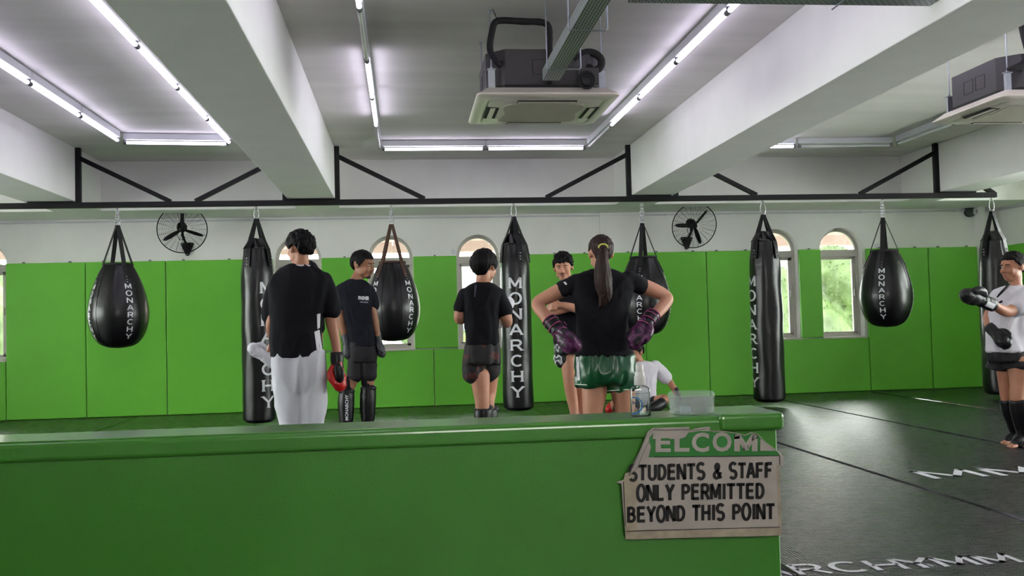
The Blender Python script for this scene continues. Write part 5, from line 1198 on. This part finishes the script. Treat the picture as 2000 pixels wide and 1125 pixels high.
glove(f, f.J(1319, 757, -.04), f.J(1330, 790, -.06), (-1, -.3, 0), .24, 'lth', wide=.8); glove(f, f.J(1206, 778, -.2), f.J(1188, 800, -.28), (1, -.3, .3), .23, 'red', 'lth', 'red', wide=.9)

# ---- 8 girl at the right edge
f = Fig('person in white tee and black shorts at the right edge, black gloved arm stretched out', 7.33, 1975)
head(f, 1977, 521, 60, -72, 4, 0, 0, 'skinA', 'hairb', dict(front=.056, side=-.0, nape=-.06, thick=.010, top=.002, rough=.003, ear=.022, seed=14.0, back=.01), neck=[(1983, 551, 12, 0), (1983, 566, 15, 0)])
f.T(f.mb, [(562, 1958, 2006, .06), (574, 1948, 2016, .085), (620, 1948, 2010, .085), (670, 1946, 2010, .085), (700, 1944, 2014, .1)])
f.C(f.mb, [(2000, 582, 13, -.08), (1990, 596, 12.5, -.12), (1972, 608, 11, -.16), (1956, 605, 9.5, -.2), (1938, 593, 7.5, -.24)])
f.C(f.mb, [(1950, 580, 12, .08), (1938, 600, 9.5, .1), (1929, 620, 8.5, .08), (1932, 640, 7.5, .0), (1940, 648, 7, -.05)])
f.C(f.mb, [(1988, 705, 22, -.04), (1990, 745, 17, -.05), (1987, 776, 13.5, -.06), (1993, 810, 13, -.04), (2000, 858, 8, -.02)])
f.C(f.mb, [(1962, 705, 18, .08), (1964, 745, 14, .1), (1966, 776, 11.5, .12), (1974, 810, 11, .14), (1986, 852, 7.5, .16)])
p1 = floorp(1999, 0, f.Y-.04); p2 = floorp(1985, 0, f.Y+.16); foot(f.mb, p1, (-1, -.25, 0), .235); foot(f.mb, p2, (-1, -.25, 0), .23); f.body('skinA')
for p, n in ((p1, 0), (p2, 0)):
    q = MB(); d = Vector((-1, -.25, 0)).normalized(); up = Vector((0, 0, 1)); q.chain([(p-d*.02+up*.075, .048), (p+d*.04+up*.058, .045), (p+d*.1+up*.042, .041), (p+d*.135+up*.031, .032)], 16, 3); q.build('foot_guard', 'lth', f.t, smooth=True)
sh = MB(); f.T(sh, [(559, 1966, 1998, .055), (562, 1958, 2006, .075), (570, 1946, 2016, .10), (585, 1939, 2020, .115), (620, 1937, 2016, .12), (650, 1932, 2014, .12), (682, 1932, 2014, .12), (687, 1932, 2014, .12)], 2.5)
f.C(sh, [(1998, 576, 15, -.07), (1994, 590, 17, -.11), (1988, 601, 16.5, -.14)]); f.C(sh, [(1950, 577, 13, .07), (1940, 598, 13, .09)])
shirt, tr = f.cloth(sh, 'white_tee', 'white', .008, (9, 9, 5), seed=15)
decal(f, tr, [((1949, 591), (1949, 594), (1959, 590), (1957, 586))], 'chest_logo', 'tee', sub=3)
pl = MB(); f.C(pl, [(1971, 556, 2.6, -.075), (1964, 563, 2.6, -.112), (1955, 572, 2.4, -.125), (1948, 580, 1.4, -.12)]); pl.build('hair_plait', 'hairb', f.t, smooth=True)
st = MB(); f.T(st, [(680, 1936, 2010, .105), (695, 1934, 2012, .11), (706, 1936, 2010, .11)]); f.C(st, [(1988, 695, 20, -.02), (1988, 708, 23, -.03), (1988, 723, 26, -.04)], cap=False); f.C(st, [(1952, 695, 15, .06), (1949, 708, 17, .07), (1946, 722, 20, .08)], cap=False); f.cloth(st, 'black_shorts', 'sport', .008, seed=16)
for pts, nm in (([(1988, 781, 15, -.06), (1992, 805, 15.5, -.05), (1997, 835, 12, -.03), (1999, 852, 10, -.03)], 1), ([(1967, 781, 13, .12), (1972, 805, 13, .13), (1980, 832, 10.5, .15), (1985, 846, 9, .16)], 2)):
    q = MB(); f.C(q, pts, cap=False); f.cloth(q, 'shin_guard', 'lth', .003, vox=.006)
g, GW = glove(f, f.J(1941, 597, -.23), f.J(1880, 571, -.32), (0, -.5, 1), .37, 'lth', wide=.80)
lb = MB(); lb.rings([[GW(.056*math.cos(a), .052*math.sin(a), zz) for a in [-.4-1.57+.8*k/6 for k in range(7)]] for zz in (.03, .1)], False, False, False); lb.build('glove_label', 'print', g, fixn=False)
g, GW = glove(f, f.J(1932, 638, .0), f.J(1958, 664, -.14), (.4, -.4, .9), .26, 'lth', wide=1.0)
